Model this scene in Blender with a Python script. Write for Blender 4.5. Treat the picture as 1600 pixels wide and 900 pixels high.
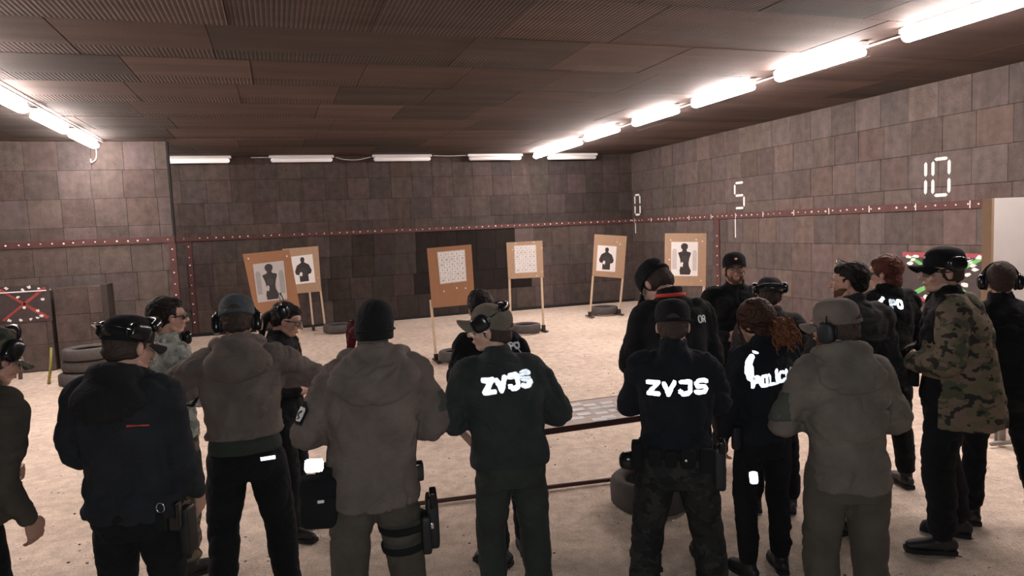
import bpy, math, random
import numpy as np
from mathutils import Vector, Matrix
from mathutils.bvhtree import BVHTree

for o in list(bpy.data.objects): bpy.data.objects.remove(o)
scene = bpy.context.scene
random.seed(7); rng = np.random.default_rng(7)

# ------------------------------------------------------------------ camera, world, light, exposure
FPX, PITCH, ROLL, YAW, EYE = 1091.2, 0.0858, 0.0424, 0.3216, 2.1
cF = np.array([math.sin(YAW)*math.cos(PITCH), math.cos(YAW)*math.cos(PITCH), -math.sin(PITCH)])
_R = np.array([math.cos(YAW), -math.sin(YAW), 0.0]); _U = np.cross(_R, cF)
cR = _R*math.cos(ROLL) - _U*math.sin(ROLL); cU = _U*math.cos(ROLL) + _R*math.sin(ROLL)
cam = bpy.data.cameras.new('camera'); cam_o = bpy.data.objects.new('camera', cam)
scene.collection.objects.link(cam_o)
cam_o.matrix_world = Matrix(((cR[0], cU[0], -cF[0], 0), (cR[1], cU[1], -cF[1], 0), (cR[2], cU[2], -cF[2], EYE), (0, 0, 0, 1)))
cam.lens = FPX/1600*36; cam.sensor_width = 36; cam.clip_start = 0.05
scene.camera = cam_o

world = bpy.data.worlds.new('world'); scene.world = world; world.use_nodes = True
world.node_tree.nodes['Background'].inputs[0].default_value = (1.0, 0.8, 0.72, 1)
world.node_tree.nodes['Background'].inputs[1].default_value = 0.02

# the flash of the phone, right beside its lens
fl = bpy.data.lights.new('phone_flash', 'POINT'); fl.energy = 42; fl.color = (0.86, 0.95, 1.0); fl.shadow_soft_size = 0.03
flo = bpy.data.objects.new('phone_flash', fl); flo.location = (0.0, -0.02, EYE+0.03); scene.collection.objects.link(flo)

TUBE_STRENGTH = 33.0
scene.view_settings.view_transform = 'Standard'; scene.view_settings.look = 'None'
scene.view_settings.gamma = 1; scene.view_settings.use_curve_mapping = False
scene.view_settings.exposure = 1.58

# ------------------------------------------------------------------ rays through the photograph (for measured real positions)
def ray(x, y): return cF*FPX + cR*(x-800) + cU*(450-y)
def on_z(x, y, z): d = ray(x, y); return np.array([0, 0, EYE]) + d*((z-EYE)/d[2])
def on_y(x, y, Y): d = ray(x, y); return np.array([0, 0, EYE]) + d*(Y/d[1])
def on_x(x, y, X): d = ray(x, y); return np.array([0, 0, EYE]) + d*(X/d[0])
def at_depth(x, y, dep): return np.array([0, 0, EYE]) + ray(x, y)*(dep/FPX)

# ------------------------------------------------------------------ materials
def new_mat(name):
    m = bpy.data.materials.new(name); m.use_nodes = True
    nt = m.node_tree; b = nt.nodes['Principled BSDF']
    return m, nt, b
def N(nt, t, **kw):
    n = nt.nodes.new(t)
    for k, v in kw.items():
        if k in n.inputs: n.inputs[k].default_value = v
        else: setattr(n, k, v)
    return n
def objco(nt):
    return nt.nodes.new('ShaderNodeTexCoord').outputs['Object']
def mixc(nt, fac, a, b, mode='MIX'):
    n = nt.nodes.new('ShaderNodeMix'); n.data_type = 'RGBA'; n.blend_type = mode
    for i, v in ((0, fac), (6, a), (7, b)):
        if isinstance(v, bpy.types.NodeSocket): nt.links.new(v, n.inputs[i])
        elif i == 0: n.inputs[0].default_value = v
        else: n.inputs[i].default_value = (*v, 1)
    return n.outputs[2]
def ramp(nt, src, a, b):
    n = nt.nodes.new('ShaderNodeMapRange'); n.inputs[1].default_value = a; n.inputs[2].default_value = b
    nt.links.new(src, n.inputs[0]); return n.outputs[0]
def noise(nt, co, scale, detail=3, stretch=None):
    if stretch:
        mp = nt.nodes.new('ShaderNodeMapping'); mp.inputs['Scale'].default_value = stretch
        nt.links.new(co, mp.inputs[0]); co = mp.outputs[0]
    n = N(nt, 'ShaderNodeTexNoise', Scale=scale, Detail=detail); nt.links.new(co, n.inputs['Vector']); return n.outputs['Fac']
def bump(nt, b, h, strength, dist=0.01):
    n = N(nt, 'ShaderNodeBump', Strength=strength, Distance=dist)
    nt.links.new(h, n.inputs['Height']); nt.links.new(n.outputs[0], b.inputs['Normal'])

def plain(name, rgb, rough=0.6, metal=0.0, spec=0.5, var=0.12, scale=30, bmp=0.0):
    m, nt, b = new_mat(name); co = objco(nt)
    n = noise(nt, co, scale)
    c = mixc(nt, n, tuple(x*(1-var) for x in rgb), tuple(min(1, x*(1+var)) for x in rgb))
    nt.links.new(c, b.inputs['Base Color'])
    b.inputs['Roughness'].default_value = rough; b.inputs['Metallic'].default_value = metal
    b.inputs['Specular IOR Level'].default_value = spec
    if bmp: bump(nt, b, noise(nt, co, scale*3), bmp, 0.003)
    return m
def fabric(name, rgb, rough=0.92, weave=260, var=0.18, sheen=0.12, bmp=0.35):
    m, nt, b = new_mat(name); co = objco(nt)
    n = noise(nt, co, 9, 4)
    c = mixc(nt, ramp(nt, n, .3, .7), tuple(x*(1-var) for x in rgb), tuple(min(1, x*(1+var)) for x in rgb))
    nt.links.new(c, b.inputs['Base Color'])
    b.inputs['Roughness'].default_value = rough; b.inputs['Specular IOR Level'].default_value = 0.2
    b.inputs['Sheen Weight'].default_value = sheen; b.inputs['Sheen Roughness'].default_value = 0.6
    b.inputs['Sheen Tint'].default_value = (*[min(1, x*3+.1) for x in rgb], 1)
    w = N(nt, 'ShaderNodeMath', operation='ADD')
    nt.links.new(noise(nt, co, weave, 1), w.inputs[0]); nt.links.new(noise(nt, co, 22, 4), w.inputs[1])
    # fine creases
    mp = nt.nodes.new('ShaderNodeMapping'); mp.inputs['Scale'].default_value = (1, 1, 1.7); mp.inputs['Rotation'].default_value = (.5, .6, .2)
    nt.links.new(co, mp.inputs[0]); rn = N(nt, 'ShaderNodeTexNoise', Scale=9.0, Detail=2.0, Distortion=.6); nt.links.new(mp.outputs[0], rn.inputs['Vector'])
    ab = N(nt, 'ShaderNodeMath', operation='ABSOLUTE'); sb = N(nt, 'ShaderNodeMath', operation='SUBTRACT'); sb.inputs[1].default_value = .5
    nt.links.new(rn.outputs['Fac'], sb.inputs[0]); nt.links.new(sb.outputs[0], ab.inputs[0])
    cr = ramp(nt, ab.outputs[0], 0, .06); ml = N(nt, 'ShaderNodeMath', operation='MULTIPLY_ADD'); ml.inputs[1].default_value = 1.1
    nt.links.new(cr, ml.inputs[0]); nt.links.new(w.outputs[0], ml.inputs[2])
    bump(nt, b, ml.outputs[0], bmp, 0.008)
    return m
def camo(name, cols, scale=14, stretch=(1, 1, 1.6), pixel=0.0):
    m, nt, b = new_mat(name); co = objco(nt)
    if pixel:
        sn = N(nt, 'ShaderNodeVectorMath', operation='SNAP'); sn.inputs[1].default_value = (pixel,)*3
        nt.links.new(co, sn.inputs[0]); co = sn.outputs[0]
    c = cols[0]
    for i, col in enumerate(cols[1:]):
        ad = N(nt, 'ShaderNodeVectorMath', operation='ADD'); ad.inputs[1].default_value = (3.7*i+1, 7.1*i, 2.3*i)
        nt.links.new(co, ad.inputs[0])
        n = noise(nt, ad.outputs[0], scale*(1+.15*i), 2, stretch)
        gt = N(nt, 'ShaderNodeMath', operation='GREATER_THAN'); gt.inputs[1].default_value = .53+.02*i
        nt.links.new(n, gt.inputs[0])
        c = mixc(nt, gt.outputs[0], c, col)
    nt.links.new(c, b.inputs['Base Color']); b.inputs['Roughness'].default_value = .92
    b.inputs['Specular IOR Level'].default_value = .2
    bump(nt, b, noise(nt, co, 40, 3), .3, .005)
    return m
def emis(name, rgb, strength):
    m, nt, b = new_mat(name)
    b.inputs['Base Color'].default_value = (.8, .8, .8, 1)
    b.inputs['Emission Color'].default_value = (*rgb, 1); b.inputs['Emission Strength'].default_value = strength
    return m

# tiles: intrinsic tile colour comes from a per-tile attribute; speckle and dust streaks on top
def tile_mat(name, streak=.35):
    m, nt, b = new_mat(name); co = objco(nt)
    at = nt.nodes.new('ShaderNodeAttribute'); at.attribute_name = 'Col'
    n1 = noise(nt, co, 120, 2); n2 = noise(nt, co, 2.2, 5, (4, 4, .6)); n3 = noise(nt, co, 7, 6)
    c = mixc(nt, ramp(nt, n1, .3, .75), (.62, .62, .62), (1.25, 1.25, 1.25))
    c = mixc(nt, 1.0, at.outputs['Color'], c, 'MULTIPLY')
    d = mixc(nt, ramp(nt, n2, .25, .75), (.84, .83, .83), (1.14, 1.13, 1.12))
    c = mixc(nt, 1.0, c, d, 'MULTIPLY')
    e = mixc(nt, ramp(nt, n3, .3, .7), (.8, .8, .8), (1.16, 1.15, 1.14))
    c = mixc(nt, 1.0, c, e, 'MULTIPLY')
    nt.links.new(c, b.inputs['Base Color'])
    b.inputs['Roughness'].default_value = .88; b.inputs['Specular IOR Level'].default_value = .25
    bump(nt, b, n1, .4, .004)
    return m
M_TILE = tile_mat('rubber_tile')

def ceiling_mat():
    m, nt, b = new_mat('slatted_ceiling_board'); co = objco(nt)
    at = nt.nodes.new('ShaderNodeAttribute'); at.attribute_name = 'Col'
    sep = nt.nodes.new('ShaderNodeSeparateXYZ'); nt.links.new(co, sep.inputs[0])
    def math_(op, a, bb):
        n = N(nt, 'ShaderNodeMath', operation=op)
        for i, v in enumerate((a, bb)):
            if isinstance(v, bpy.types.NodeSocket): nt.links.new(v, n.inputs[i])
            elif v is not None: n.inputs[i].default_value = v
        return n.outputs[0]
    s = math_('SINE', math_('MULTIPLY', sep.outputs[0], 2*math.pi/.040), None)      # grooves every 52 mm
    groove = ramp(nt, s, -.2, .6)
    per = math_('FRACT', math_('DIVIDE', math_('ADD', sep.outputs[1], 50*1.22-6.6), 1.22), None)
    band = math_('GREATER_THAN', per, .70)
    near = math_('LESS_THAN', sep.outputs[1], 6.6)
    band = math_('MAXIMUM', band, near)
    n1 = noise(nt, co, 1.3, 6, (.5, 3, 1)); n2 = noise(nt, co, 60, 3)
    c = mixc(nt, ramp(nt, n1, .3, .7), (.75, .75, .76), (1.2, 1.15, 1.12))
    c = mixc(nt, 1.0, at.outputs['Color'], c, 'MULTIPLY')
    c2 = mixc(nt, ramp(nt, n2, .3, .7), (.8, .8, .8), (1.15, 1.15, 1.15)); c = mixc(nt, 1.0, c, c2, 'MULTIPLY')
    gm = mixc(nt, band, (1, 1, 1), mixc(nt, groove, (.60, .57, .57), (1.10, 1.08, 1.06)))
    c = mixc(nt, 1.0, c, gm, 'MULTIPLY')
    nt.links.new(c, b.inputs['Base Color'])
    b.inputs['Roughness'].default_value = .8; b.inputs['Specular IOR Level'].default_value = .3
    h = math_('MULTIPLY', groove, math_('MULTIPLY', band, 1.0))
    bump(nt, b, math_('ADD', h, math_('MULTIPLY', n2, .15)), 0.6, .010)
    return m
M_CEIL = ceiling_mat()

def sand_mat():
    m, nt, b = new_mat('sandy_concrete'); co = objco(nt)
    n1 = noise(nt, co, .7, 6); n2 = noise(nt, co, 9, 6); n3 = noise(nt, co, 70, 4); n4 = noise(nt, co, 28, 2)
    c = mixc(nt, ramp(nt, n1, .3, .7), (.70, .57, .465), (.86, .73, .61))
    c = mixc(nt, 1.0, c, mixc(nt, ramp(nt, n2, .3, .7), (.82, .8, .79), (1.12, 1.12, 1.12)), 'MULTIPLY')
    c = mixc(nt, 1.0, c, mixc(nt, ramp(nt, n3, .25, .7), (.78, .76, .75), (1.1, 1.1, 1.1)), 'MULTIPLY')
    v = N(nt, 'ShaderNodeTexVoronoi', Scale=9.0); nt.links.new(co, v.inputs['Vector'])
    sp = N(nt, 'ShaderNodeMath', operation='LESS_THAN'); sp.inputs[1].default_value = .11
    nt.links.new(v.outputs['Distance'], sp.inputs[0])
    k = N(nt, 'ShaderNodeMath', operation='GREATER_THAN'); k.inputs[1].default_value = .55
    nt.links.new(n4, k.inputs[0])
    an = N(nt, 'ShaderNodeMath', operation='MULTIPLY'); nt.links.new(sp.outputs[0], an.inputs[0]); nt.links.new(k.outputs[0], an.inputs[1])
    c = mixc(nt, an.outputs[0], c, (.14, .10, .085))
    nt.links.new(c, b.inputs['Base Color']); b.inputs['Roughness'].default_value = .95
    b.inputs['Specular IOR Level'].default_value = .15
    ad = N(nt, 'ShaderNodeMath', operation='ADD'); nt.links.new(n2, ad.inputs[0]); nt.links.new(n3, ad.inputs[1])
    bump(nt, b, ad.outputs[0], .9, .03)
    return m
M_SAND = sand_mat()

# ------------------------------------------------------------------ mesh helpers
COL = scene.collection
def make(name, V, F, mats, parent=None, smooth=True, midx=None, cols=None):
    me = bpy.data.meshes.new(name)
    me.from_pydata([tuple(v) for v in V], [], [tuple(f) for f in F])
    mats = mats if isinstance(mats, (list, tuple)) else [mats]
    for m in mats: me.materials.append(m)
    if midx is not None: me.polygons.foreach_set('material_index', np.array(midx, dtype=np.int32))
    me.polygons.foreach_set('use_smooth', np.full(len(me.polygons), smooth))
    if cols is not None:
        a = me.color_attributes.new('Col', 'FLOAT_COLOR', 'CORNER'); out = []
        for p, c in zip(me.polygons, cols): out += [*c, 1.0]*p.loop_total
        a.data.foreach_set('color', out)
    me.update()
    o = bpy.data.objects.new(name, me); COL.objects.link(o)
    if parent: o.parent = parent
    return o
def empty(name, loc, rz=0):
    o = bpy.data.objects.new(name, None); COL.objects.link(o); o.location = loc; o.rotation_euler = (0, 0, rz)
    o.empty_display_size = .1
    return o
def tag(o, label=None, cat=None, group=None, kind=None):
    if label: o['label'] = label
    if cat: o['category'] = cat
    if group: o['group'] = group
    if kind: o['kind'] = kind
    return o

class G:
    """collects shapes into one mesh"""
    def __init__(s): s.V = []; s.F = []; s.mi = []; s.c = []; s.n = 0
    def add(s, V, F, mi=0, c=None):
        V = np.asarray(V, float)
        s.V.append(V); s.F += [tuple(int(i)+s.n for i in f) for f in F]; s.n += len(V)
        s.mi += [mi]*len(F); s.c += [c]*len(F); return s
    def v(s): return np.vstack(s.V)
    def box(s, lo, hi, mi=0, c=None, M=None):
        lo = np.array(lo, float); hi = np.array(hi, float)
        V = np.array([[x, y, z] for z in (lo[2], hi[2]) for y in (lo[1], hi[1]) for x in (lo[0], hi[0])])
        if M is not None: V = xf(V, M)
        return s.add(V, [(0, 2, 3, 1), (4, 5, 7, 6), (0, 1, 5, 4), (2, 6, 7, 3), (0, 4, 6, 2), (1, 3, 7, 5)], mi, c)
    def build(s, name, mats, parent=None, smooth=True):
        return make(name, s.v(), s.F, mats, parent, smooth, s.mi, s.c if s.c and s.c[0] is not None else None)

def xf(V, M):
    V = np.asarray(V, float); A = np.array(M); return V @ A[:3, :3].T + A[:3, 3]
def rotm(ax, deg): return Matrix.Rotation(math.radians(deg), 4, ax)
def tr(x, y, z): return Matrix.Translation((x, y, z))

def ellipsoid(c, r, M=None, seg=20, rings=12, e=1.0):
    V = []; F = []
    def sp(x): return math.copysign(abs(x)**e, x)
    for i in range(1, rings):
        t = math.pi*i/rings
        for j in range(seg):
            p = 2*math.pi*j/seg
            V.append((sp(math.sin(t))*sp(math.cos(p))*r[0], sp(math.sin(t))*sp(math.sin(p))*r[1], sp(math.cos(t))*r[2]))
    top = len(V); V.append((0, 0, r[2])); bot = len(V); V.append((0, 0, -r[2]))
    for i in range(rings-2):
        for j in range(seg):
            a = i*seg+j; b = i*seg+(j+1) % seg
            F.append((a, a+seg, b+seg, b))
    for j in range(seg):
        F.append((top, j, (j+1) % seg)); k = (rings-2)*seg
        F.append((bot, k+(j+1) % seg, k+j))
    V = np.array(V)
    if M is not None: V = xf(V, M)
    return V + np.array(c), F
def sbox(c, size, M=None, e=.28):
    return ellipsoid(c, [s/2 for s in size], M, 24, 14, e)

def tube(P, R, n=14, ref=(0, 0, 1), round_=True, closed=False):
    """swept tube; R items are r or (r_side, r_up)"""
    P = [np.array(p, float) for p in P]; R = [(r, r) if np.isscalar(r) else tuple(r) for r in R]
    T = []
    for i in range(len(P)):
        if closed: t = P[(i+1) % len(P)]-P[i-1]
        else: t = P[min(i+1, len(P)-1)]-P[max(i-1, 0)]
        T.append(t/(np.linalg.norm(t)+1e-9))
    rings = []; ref = np.array(ref, float)
    side = np.cross(T[0], ref)
    if np.linalg.norm(side) < .1: side = np.cross(T[0], np.array([0, 1.0, .01]))
    side /= np.linalg.norm(side)
    data = []
    for i in range(len(P)):
        side = side-T[i]*(side@T[i]); side /= np.linalg.norm(side); up = np.cross(side, T[i])
        data.append((P[i], side.copy(), up, R[i], T[i]))
    seq = []
    if round_ and not closed:
        p, s_, u, r, t = data[0]; m = min(r)
        for a in (75, 50, 25): seq.append((p-t*m*math.sin(math.radians(a)), s_, u, (r[0]*math.cos(math.radians(a)), r[1]*math.cos(math.radians(a)))))
    seq += [d[:4] for d in data]
    if round_ and not closed:
        p, s_, u, r, t = data[-1]; m = min(r)
        for a in (25, 50, 75): seq.append((p+t*m*math.sin(math.radians(a)), s_, u, (r[0]*math.cos(math.radians(a)), r[1]*math.cos(math.radians(a)))))
    V = []
    for p, s_, u, r in seq:
        for j in range(n):
            a = 2*math.pi*j/n; V.append(p+s_*r[0]*math.cos(a)+u*r[1]*math.sin(a))
    F = []; m = len(seq)
    for i in range(m if closed else m-1):
        for j in range(n):
            a = i*n+j; b = i*n+(j+1) % n; c = ((i+1) % m)*n+(j+1) % n; d = ((i+1) % m)*n+j
            F.append((a, b, c, d))
    if not closed:
        F.append(tuple(range(n-1, -1, -1))); F.append(tuple((m-1)*n+j for j in range(n)))
    return np.array(V), F
def smooth_path(P, R, k=4):
    """catmull-rom resample"""
    P = [np.array(p, float) for p in P]; R = [np.array([r, r] if np.isscalar(r) else r, float) for r in R]
    oP, oR = [], []
    for i in range(len(P)-1):
        p0 = P[max(i-1, 0)]; p1 = P[i]; p2 = P[i+1]; p3 = P[min(i+2, len(P)-1)]
        for q in range(k):
            t = q/k
            oP.append(.5*((2*p1)+(-p0+p2)*t+(2*p0-5*p1+4*p2-p3)*t*t+(-p0+3*p1-3*p2+p3)*t**3))
            oR.append(tuple(R[i]*(1-t)+R[i+1]*t))
    oP.append(P[-1]); oR.append(tuple(R[-1]))
    return oP, oR
def stube(P, R, k=4, **kw): return tube(*smooth_path(P, R, k), **kw)

def zloft(rings, n=36, e=.85):
    """rings: (z, hx, hy, cy[, cx]) -> closed loft"""
    V = []; F = []
    for r in rings:
        z, hx, hy, cy = r[:4]; cx = r[4] if len(r) > 4 else 0
        for j in range(n):
            a = 2*math.pi*j/n; c, s_ = math.cos(a), math.sin(a)
            V.append((cx+hx*math.copysign(abs(c)**e, c), cy+hy*math.copysign(abs(s_)**e, s_), z))
    for i in range(len(rings)-1):
        for j in range(n):
            a = i*n+j; b = i*n+(j+1) % n; F.append((a, b, b+n, a+n))
    F.append(tuple(range(n-1, -1, -1))); k = (len(rings)-1)*n; F.append(tuple(k+j for j in range(n)))
    return np.array(V), F
def smooth_rings(rings, k=3):
    A = np.array([list(r)+[0]*(5-len(r)) for r in rings]); out = []
    for i in range(len(A)-1):
        p0, p1, p2, p3 = A[max(i-1, 0)], A[i], A[i+1], A[min(i+2, len(A)-1)]
        for q in range(k):
            t = q/k; out.append(.5*((2*p1)+(-p0+p2)*t+(2*p0-5*p1+4*p2-p3)*t*t+(-p0+3*p1-3*p2+p3)*t**3))
    out.append(A[-1]); return [tuple(r) for r in out]

def hash3(I):
    h = np.sin(I[:, 0]*127.1+I[:, 1]*311.7+I[:, 2]*74.7)*43758.5453
    return h-np.floor(h)
def vnoise(P):
    I = np.floor(P); f = P-I; u = f*f*(3-2*f); r = 0
    for dx in (0, 1):
        for dy in (0, 1):
            for dz in (0, 1):
                w = (u[:, 0] if dx else 1-u[:, 0])*(u[:, 1] if dy else 1-u[:, 1])*(u[:, 2] if dz else 1-u[:, 2])
                r = r+w*hash3(I+np.array([dx, dy, dz]))
    return r

def voxel(V, F, size, smooth=2, lam=.5):
    me = bpy.data.meshes.new('tmp'); me.from_pydata([tuple(v) for v in V], [], F)
    o = bpy.data.objects.new('tmp', me); COL.objects.link(o)
    md = o.modifiers.new('r', 'REMESH'); md.mode = 'VOXEL'; md.voxel_size = size; md.adaptivity = 0
    dg = bpy.context.evaluated_depsgraph_get(); ev = o.evaluated_get(dg); m2 = ev.to_mesh()
    nv = len(m2.vertices); co = np.empty(nv*3, dtype=np.float32); m2.vertices.foreach_get('co', co); co = co.reshape(-1, 3).astype(float)
    nl = len(m2.loops); li = np.empty(nl, dtype=np.int32); m2.loops.foreach_get('vertex_index', li)
    ls = np.empty(len(m2.polygons), dtype=np.int32); m2.polygons.foreach_get('loop_total', ls)
    ed = np.empty(len(m2.edges)*2, dtype=np.int32); m2.edges.foreach_get('vertices', ed); ed = ed.reshape(-1, 2)
    ev.to_mesh_clear(); bpy.data.objects.remove(o); bpy.data.meshes.remove(me)
    F2 = []; k = 0
    if (ls == 4).all(): F2 = li.reshape(-1, 4)
    else:
        for t in ls: F2.append(tuple(li[k:k+t])); k += t
    deg = np.bincount(ed.ravel(), minlength=nv).astype(float); deg[deg == 0] = 1
    for _ in range(smooth):
        s_ = np.zeros_like(co)
        for ax in range(3):
            s_[:, ax] = np.bincount(ed[:, 0], co[ed[:, 1], ax], nv)+np.bincount(ed[:, 1], co[ed[:, 0], ax], nv)
        co = co+lam*(s_/deg[:, None]-co)
    return co, F2
def vnormals(V, F):
    F = np.asarray(F); a = V[F[:, 0]]; n = np.cross(V[F[:, 2]]-a, V[F[:, 3]]-V[F[:, 1]]) if F.shape[1] == 4 else np.cross(V[F[:, 1]]-a, V[F[:, 2]]-a)
    o = np.zeros_like(V)
    for k in range(F.shape[1]):
        for ax in range(3): o[:, ax] += np.bincount(F[:, k], n[:, ax], len(V))
    return o/(np.linalg.norm(o, axis=1)[:, None]+1e-12)
def folds(V, F, amp, seed=0, fx=6, fz=13):
    """soft cloth creases"""
    Nn = vnormals(V, F); s = seed*13.7
    w = np.stack([vnoise(V*4.5+s), vnoise(V*4.5+s+31), vnoise(V*4.5+s+57)], 1)*1.1
    c, sn = math.cos(.6), math.sin(.6)
    q = np.stack([V[:, 0]*c+V[:, 2]*sn, V[:, 1], -V[:, 0]*sn+V[:, 2]*c], 1)
    q2 = np.stack([V[:, 0]*c-V[:, 2]*sn, V[:, 1], V[:, 0]*sn+V[:, 2]*c], 1)
    r1 = 1-np.abs(2*vnoise(q*[fx*.95, fx*.95, fz*.8]+w*1.5+s)-1)
    r2 = 1-np.abs(2*vnoise(q2*[fx*.95, fx*.95, fz*.8]+w*1.5+s+9)-1)
    m1 = np.clip(vnoise(V*5+s+3)*2.6-.6, 0, 1); m2 = np.clip(vnoise(V*5+s+23)*2.6-.6, 0, 1)
    r3 = 1-np.abs(2*vnoise(V*[fx*1.9, fx*1.9, fz*1.5]+w*2+s+5)-1)
    low = vnoise(V*[4.5, 4.5, 6]+s+71)-.5
    d = amp*(.55*low-1.35*np.maximum(r1**4*m1, r2**4*m2)-.30*r3**4+.3)
    return V+Nn*np.clip(d, -.011, .02)[:, None]
def cut(V, F, keep):
    F = np.asarray(F); C = V[F].mean(1); F = F[keep(C)]
    used = np.unique(F); mp = -np.ones(len(V), int); mp[used] = np.arange(len(used))
    return V[used], mp[F]

# ------------------------------------------------------------------ setting
XL, XR, XN, YB, YN, YF, HC, HR = -6.0, 9.17, -1.79, 16.94, 14.22, -4.5, 3.93, 2.10
XB = -3.4     # left end of the deeper part behind the near left wall
def struct(o): o['kind'] = 'structure'; return o

g = G(); nx, ny = 90, 120
xs = np.linspace(XL-.2, XR+.2, nx); ys = np.linspace(YF-.2, YB+.2, ny)
P = np.array([[x, y, 0] for y in ys for x in xs]); P[:, 2] = -(vnoise(P*[.9, .9, 1])*.03)
g.add(P, [(j*nx+i, j*nx+i+1, (j+1)*nx+i+1, (j+1)*nx+i) for j in range(ny-1) for i in range(nx-1)])
struct(g.build('floor', M_SAND))

T = .51
def tiled_wall(name, origin, ud, length, nrm, dark, base=(.134, .106, .098), var=.17):
    """rubber tiles on a wall, each its own slab, hung from the ceiling down"""
    g = G(); ud = np.array(ud, float); nrm = np.array(nrm, float); origin = np.array(origin, float)
    zs = [HC+.02]+[HC-.5*k for k in range(1, 4)]+[HR]+[HR-.51*k for k in range(1, 4)]+[-.05]
    bk = origin-nrm*.2
    def slab(u0, u1, z0, z1, d, c):
        a = origin+ud*u0; b = origin+ud*u1
        V = []
        for z in (z0, z1):
            for p in (a, b):
                V.append([*(p+nrm*0)[:2], z]); V.append([*(p+nrm*d)[:2], z])
        g.add(V, [(1, 3, 7, 5), (0, 4, 6, 2), (0, 1, 5, 4), (2, 6, 7, 3), (4, 5, 7, 6), (0, 2, 3, 1)], 0, c)
    slab(0, length, -.1, HC+.02, .006, (.03, .024, .022))
    for r in range(len(zs)-1):
        u = -random.random()*.12
        while u < length:
            u0 = max(u, 0); u1 = min(u+T, length)
            if u1-u0 > .02:
                c = np.array(base)*(1+var*(random.random()*2-1))*np.array([1+.06*random.uniform(-1, 1), 1, 1+.06*random.uniform(-1, 1)])
                m = origin+ud*(u0+u1)/2; zc = (zs[r]+zs[r+1])/2
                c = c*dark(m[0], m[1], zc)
                gp = .0035
                slab(u0+gp, u1-gp, zs[r+1]+gp, zs[r]-gp, .018+random.random()*.007, tuple(c))
            u += T
    return struct(g.build(name, M_TILE, smooth=False))
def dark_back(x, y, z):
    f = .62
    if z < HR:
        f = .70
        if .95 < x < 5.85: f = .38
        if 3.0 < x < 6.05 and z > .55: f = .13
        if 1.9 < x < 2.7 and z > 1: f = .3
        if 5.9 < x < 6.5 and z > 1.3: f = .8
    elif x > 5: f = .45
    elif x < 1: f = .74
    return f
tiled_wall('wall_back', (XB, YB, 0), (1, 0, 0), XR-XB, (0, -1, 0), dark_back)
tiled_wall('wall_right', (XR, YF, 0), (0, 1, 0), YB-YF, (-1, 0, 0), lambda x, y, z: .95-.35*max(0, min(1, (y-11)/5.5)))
tiled_wall('wall_left_recess', (XL, YN, 0), (1, 0, 0), XN-XL, (0, -1, 0), lambda x, y, z: .88)
g = G(); g.box((XL, YN+.001, -.05), (XN, YN+.15, HC+.02)); struct(g.build('wall_left_recess_core', plain('dark_wall_core', (.03, .025, .024), .9), smooth=False))
tiled_wall('wall_recess_side', (XB, YN+.16, 0), (0, 1, 0), YB-YN-.16, (1, 0, 0), lambda x, y, z: .9)
tiled_wall('wall_left', (XL, YF, 0), (0, 1, 0), YN-YF, (1, 0, 0), lambda x, y, z: .9)
tiled_wall('wall_front', (XL, YF, 0), (1, 0, 0), XR-XL, (0, 1, 0), lambda x, y, z: .9)

# ceiling boards in rows
g = G()
g.box((XL-.2, YF-.2, HC+.02), (XR+.2, YB+.2, HC+.2), 0, (.02, .016, .015))
y = 6.6-1.22*10; r = 0
while y < YB+.2:
    x = XL-.1-((r*.37) % 1)*.5
    while x < XR+.2:
        w = random.choice([1.2, 1.2, 2.4])
        c = np.array((.098, .068, .060))*random.uniform(.72, 1.2)
        if random.random() < .16 or (6.6 < y+.1 < 7.6 and -.95 < x+w/2 < 3): c = np.array((.062, .05, .044))*random.uniform(.9, 1.15)
        g.box((x+.004, y+.004, HC+random.random()*.006), (x+w-.004, y+1.216, HC+.03), 0, tuple(c))
        x += w
    y += 1.22; r += 1
struct(g.build('ceiling', M_CEIL, smooth=False))

# red strips with white bolts
M_RED = plain('red_painted_strip', (.088, .034, .031), .7, var=.35, scale=8)
M_BOLT = plain('white_bolt_cap', (.82, .78, .74), .6)
def bolts(g, a, b, nrm, step=.165, r=.016):
    a = np.array(a, float); b = np.array(b, float); L = np.linalg.norm(b-a); n = int(L/step)
    for i in range(n):
        if random.random() < .06: continue
        p = a+(b-a)*((i+.5+random.uniform(-.1, .1))/n)+np.array([0, 0, random.uniform(-.006, .006)])
        rr = r*random.uniform(.7, 1.15)
        V, F = ellipsoid(p+np.array(nrm)*.006, (rr, rr, rr), seg=8, rings=5); g.add(V, F, 1)
def strip(name, lo, hi, a, b, nrm, step=.165):
    g = G(); g.box(lo, hi, 0); bolts(g, a, b, nrm, step); return struct(g.build(name, [M_RED, M_BOLT], smooth=False))
strip('trim_1', (XB, YB-.045, HR+.0), (XR, YB-.02, HR+.10), (XB+.05, YB-.045, HR+.06), (XR, YB-.045, HR+.06), (0, -1, 0))
strip('trim_2', (XR-.045, YF, HR-.0), (XR-.02, YB-.05, HR+.115), (XR-.045, YF, HR+.06), (XR-.045, YB, HR+.06), (-1, 0, 0))
strip('trim_3', (XL, YN-.045, HR-.0), (XN+.02, YN-.02, HR+.115), (XL, YN-.045, HR+.06), (XN, YN-.045, HR+.06), (0, -1, 0))
strip('trim_4', (XN-.09, YN-.05, 0), (XN+.03, YN-.02, HR-.005), (XN-.03, YN-.05, .2), (XN-.03, YN-.05, HR-.02), (0, -1, 0), .2)
x5 = on_y(298.5, 420, YB)[0]
strip('trim_5', (x5-.05, YB-.045, 0), (x5+.05, YB-.02, HR-.005), (x5-.01, YB-.045, .2), (x5-.01, YB-.045, HR-.02), (0, -1, 0), .2)
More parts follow.
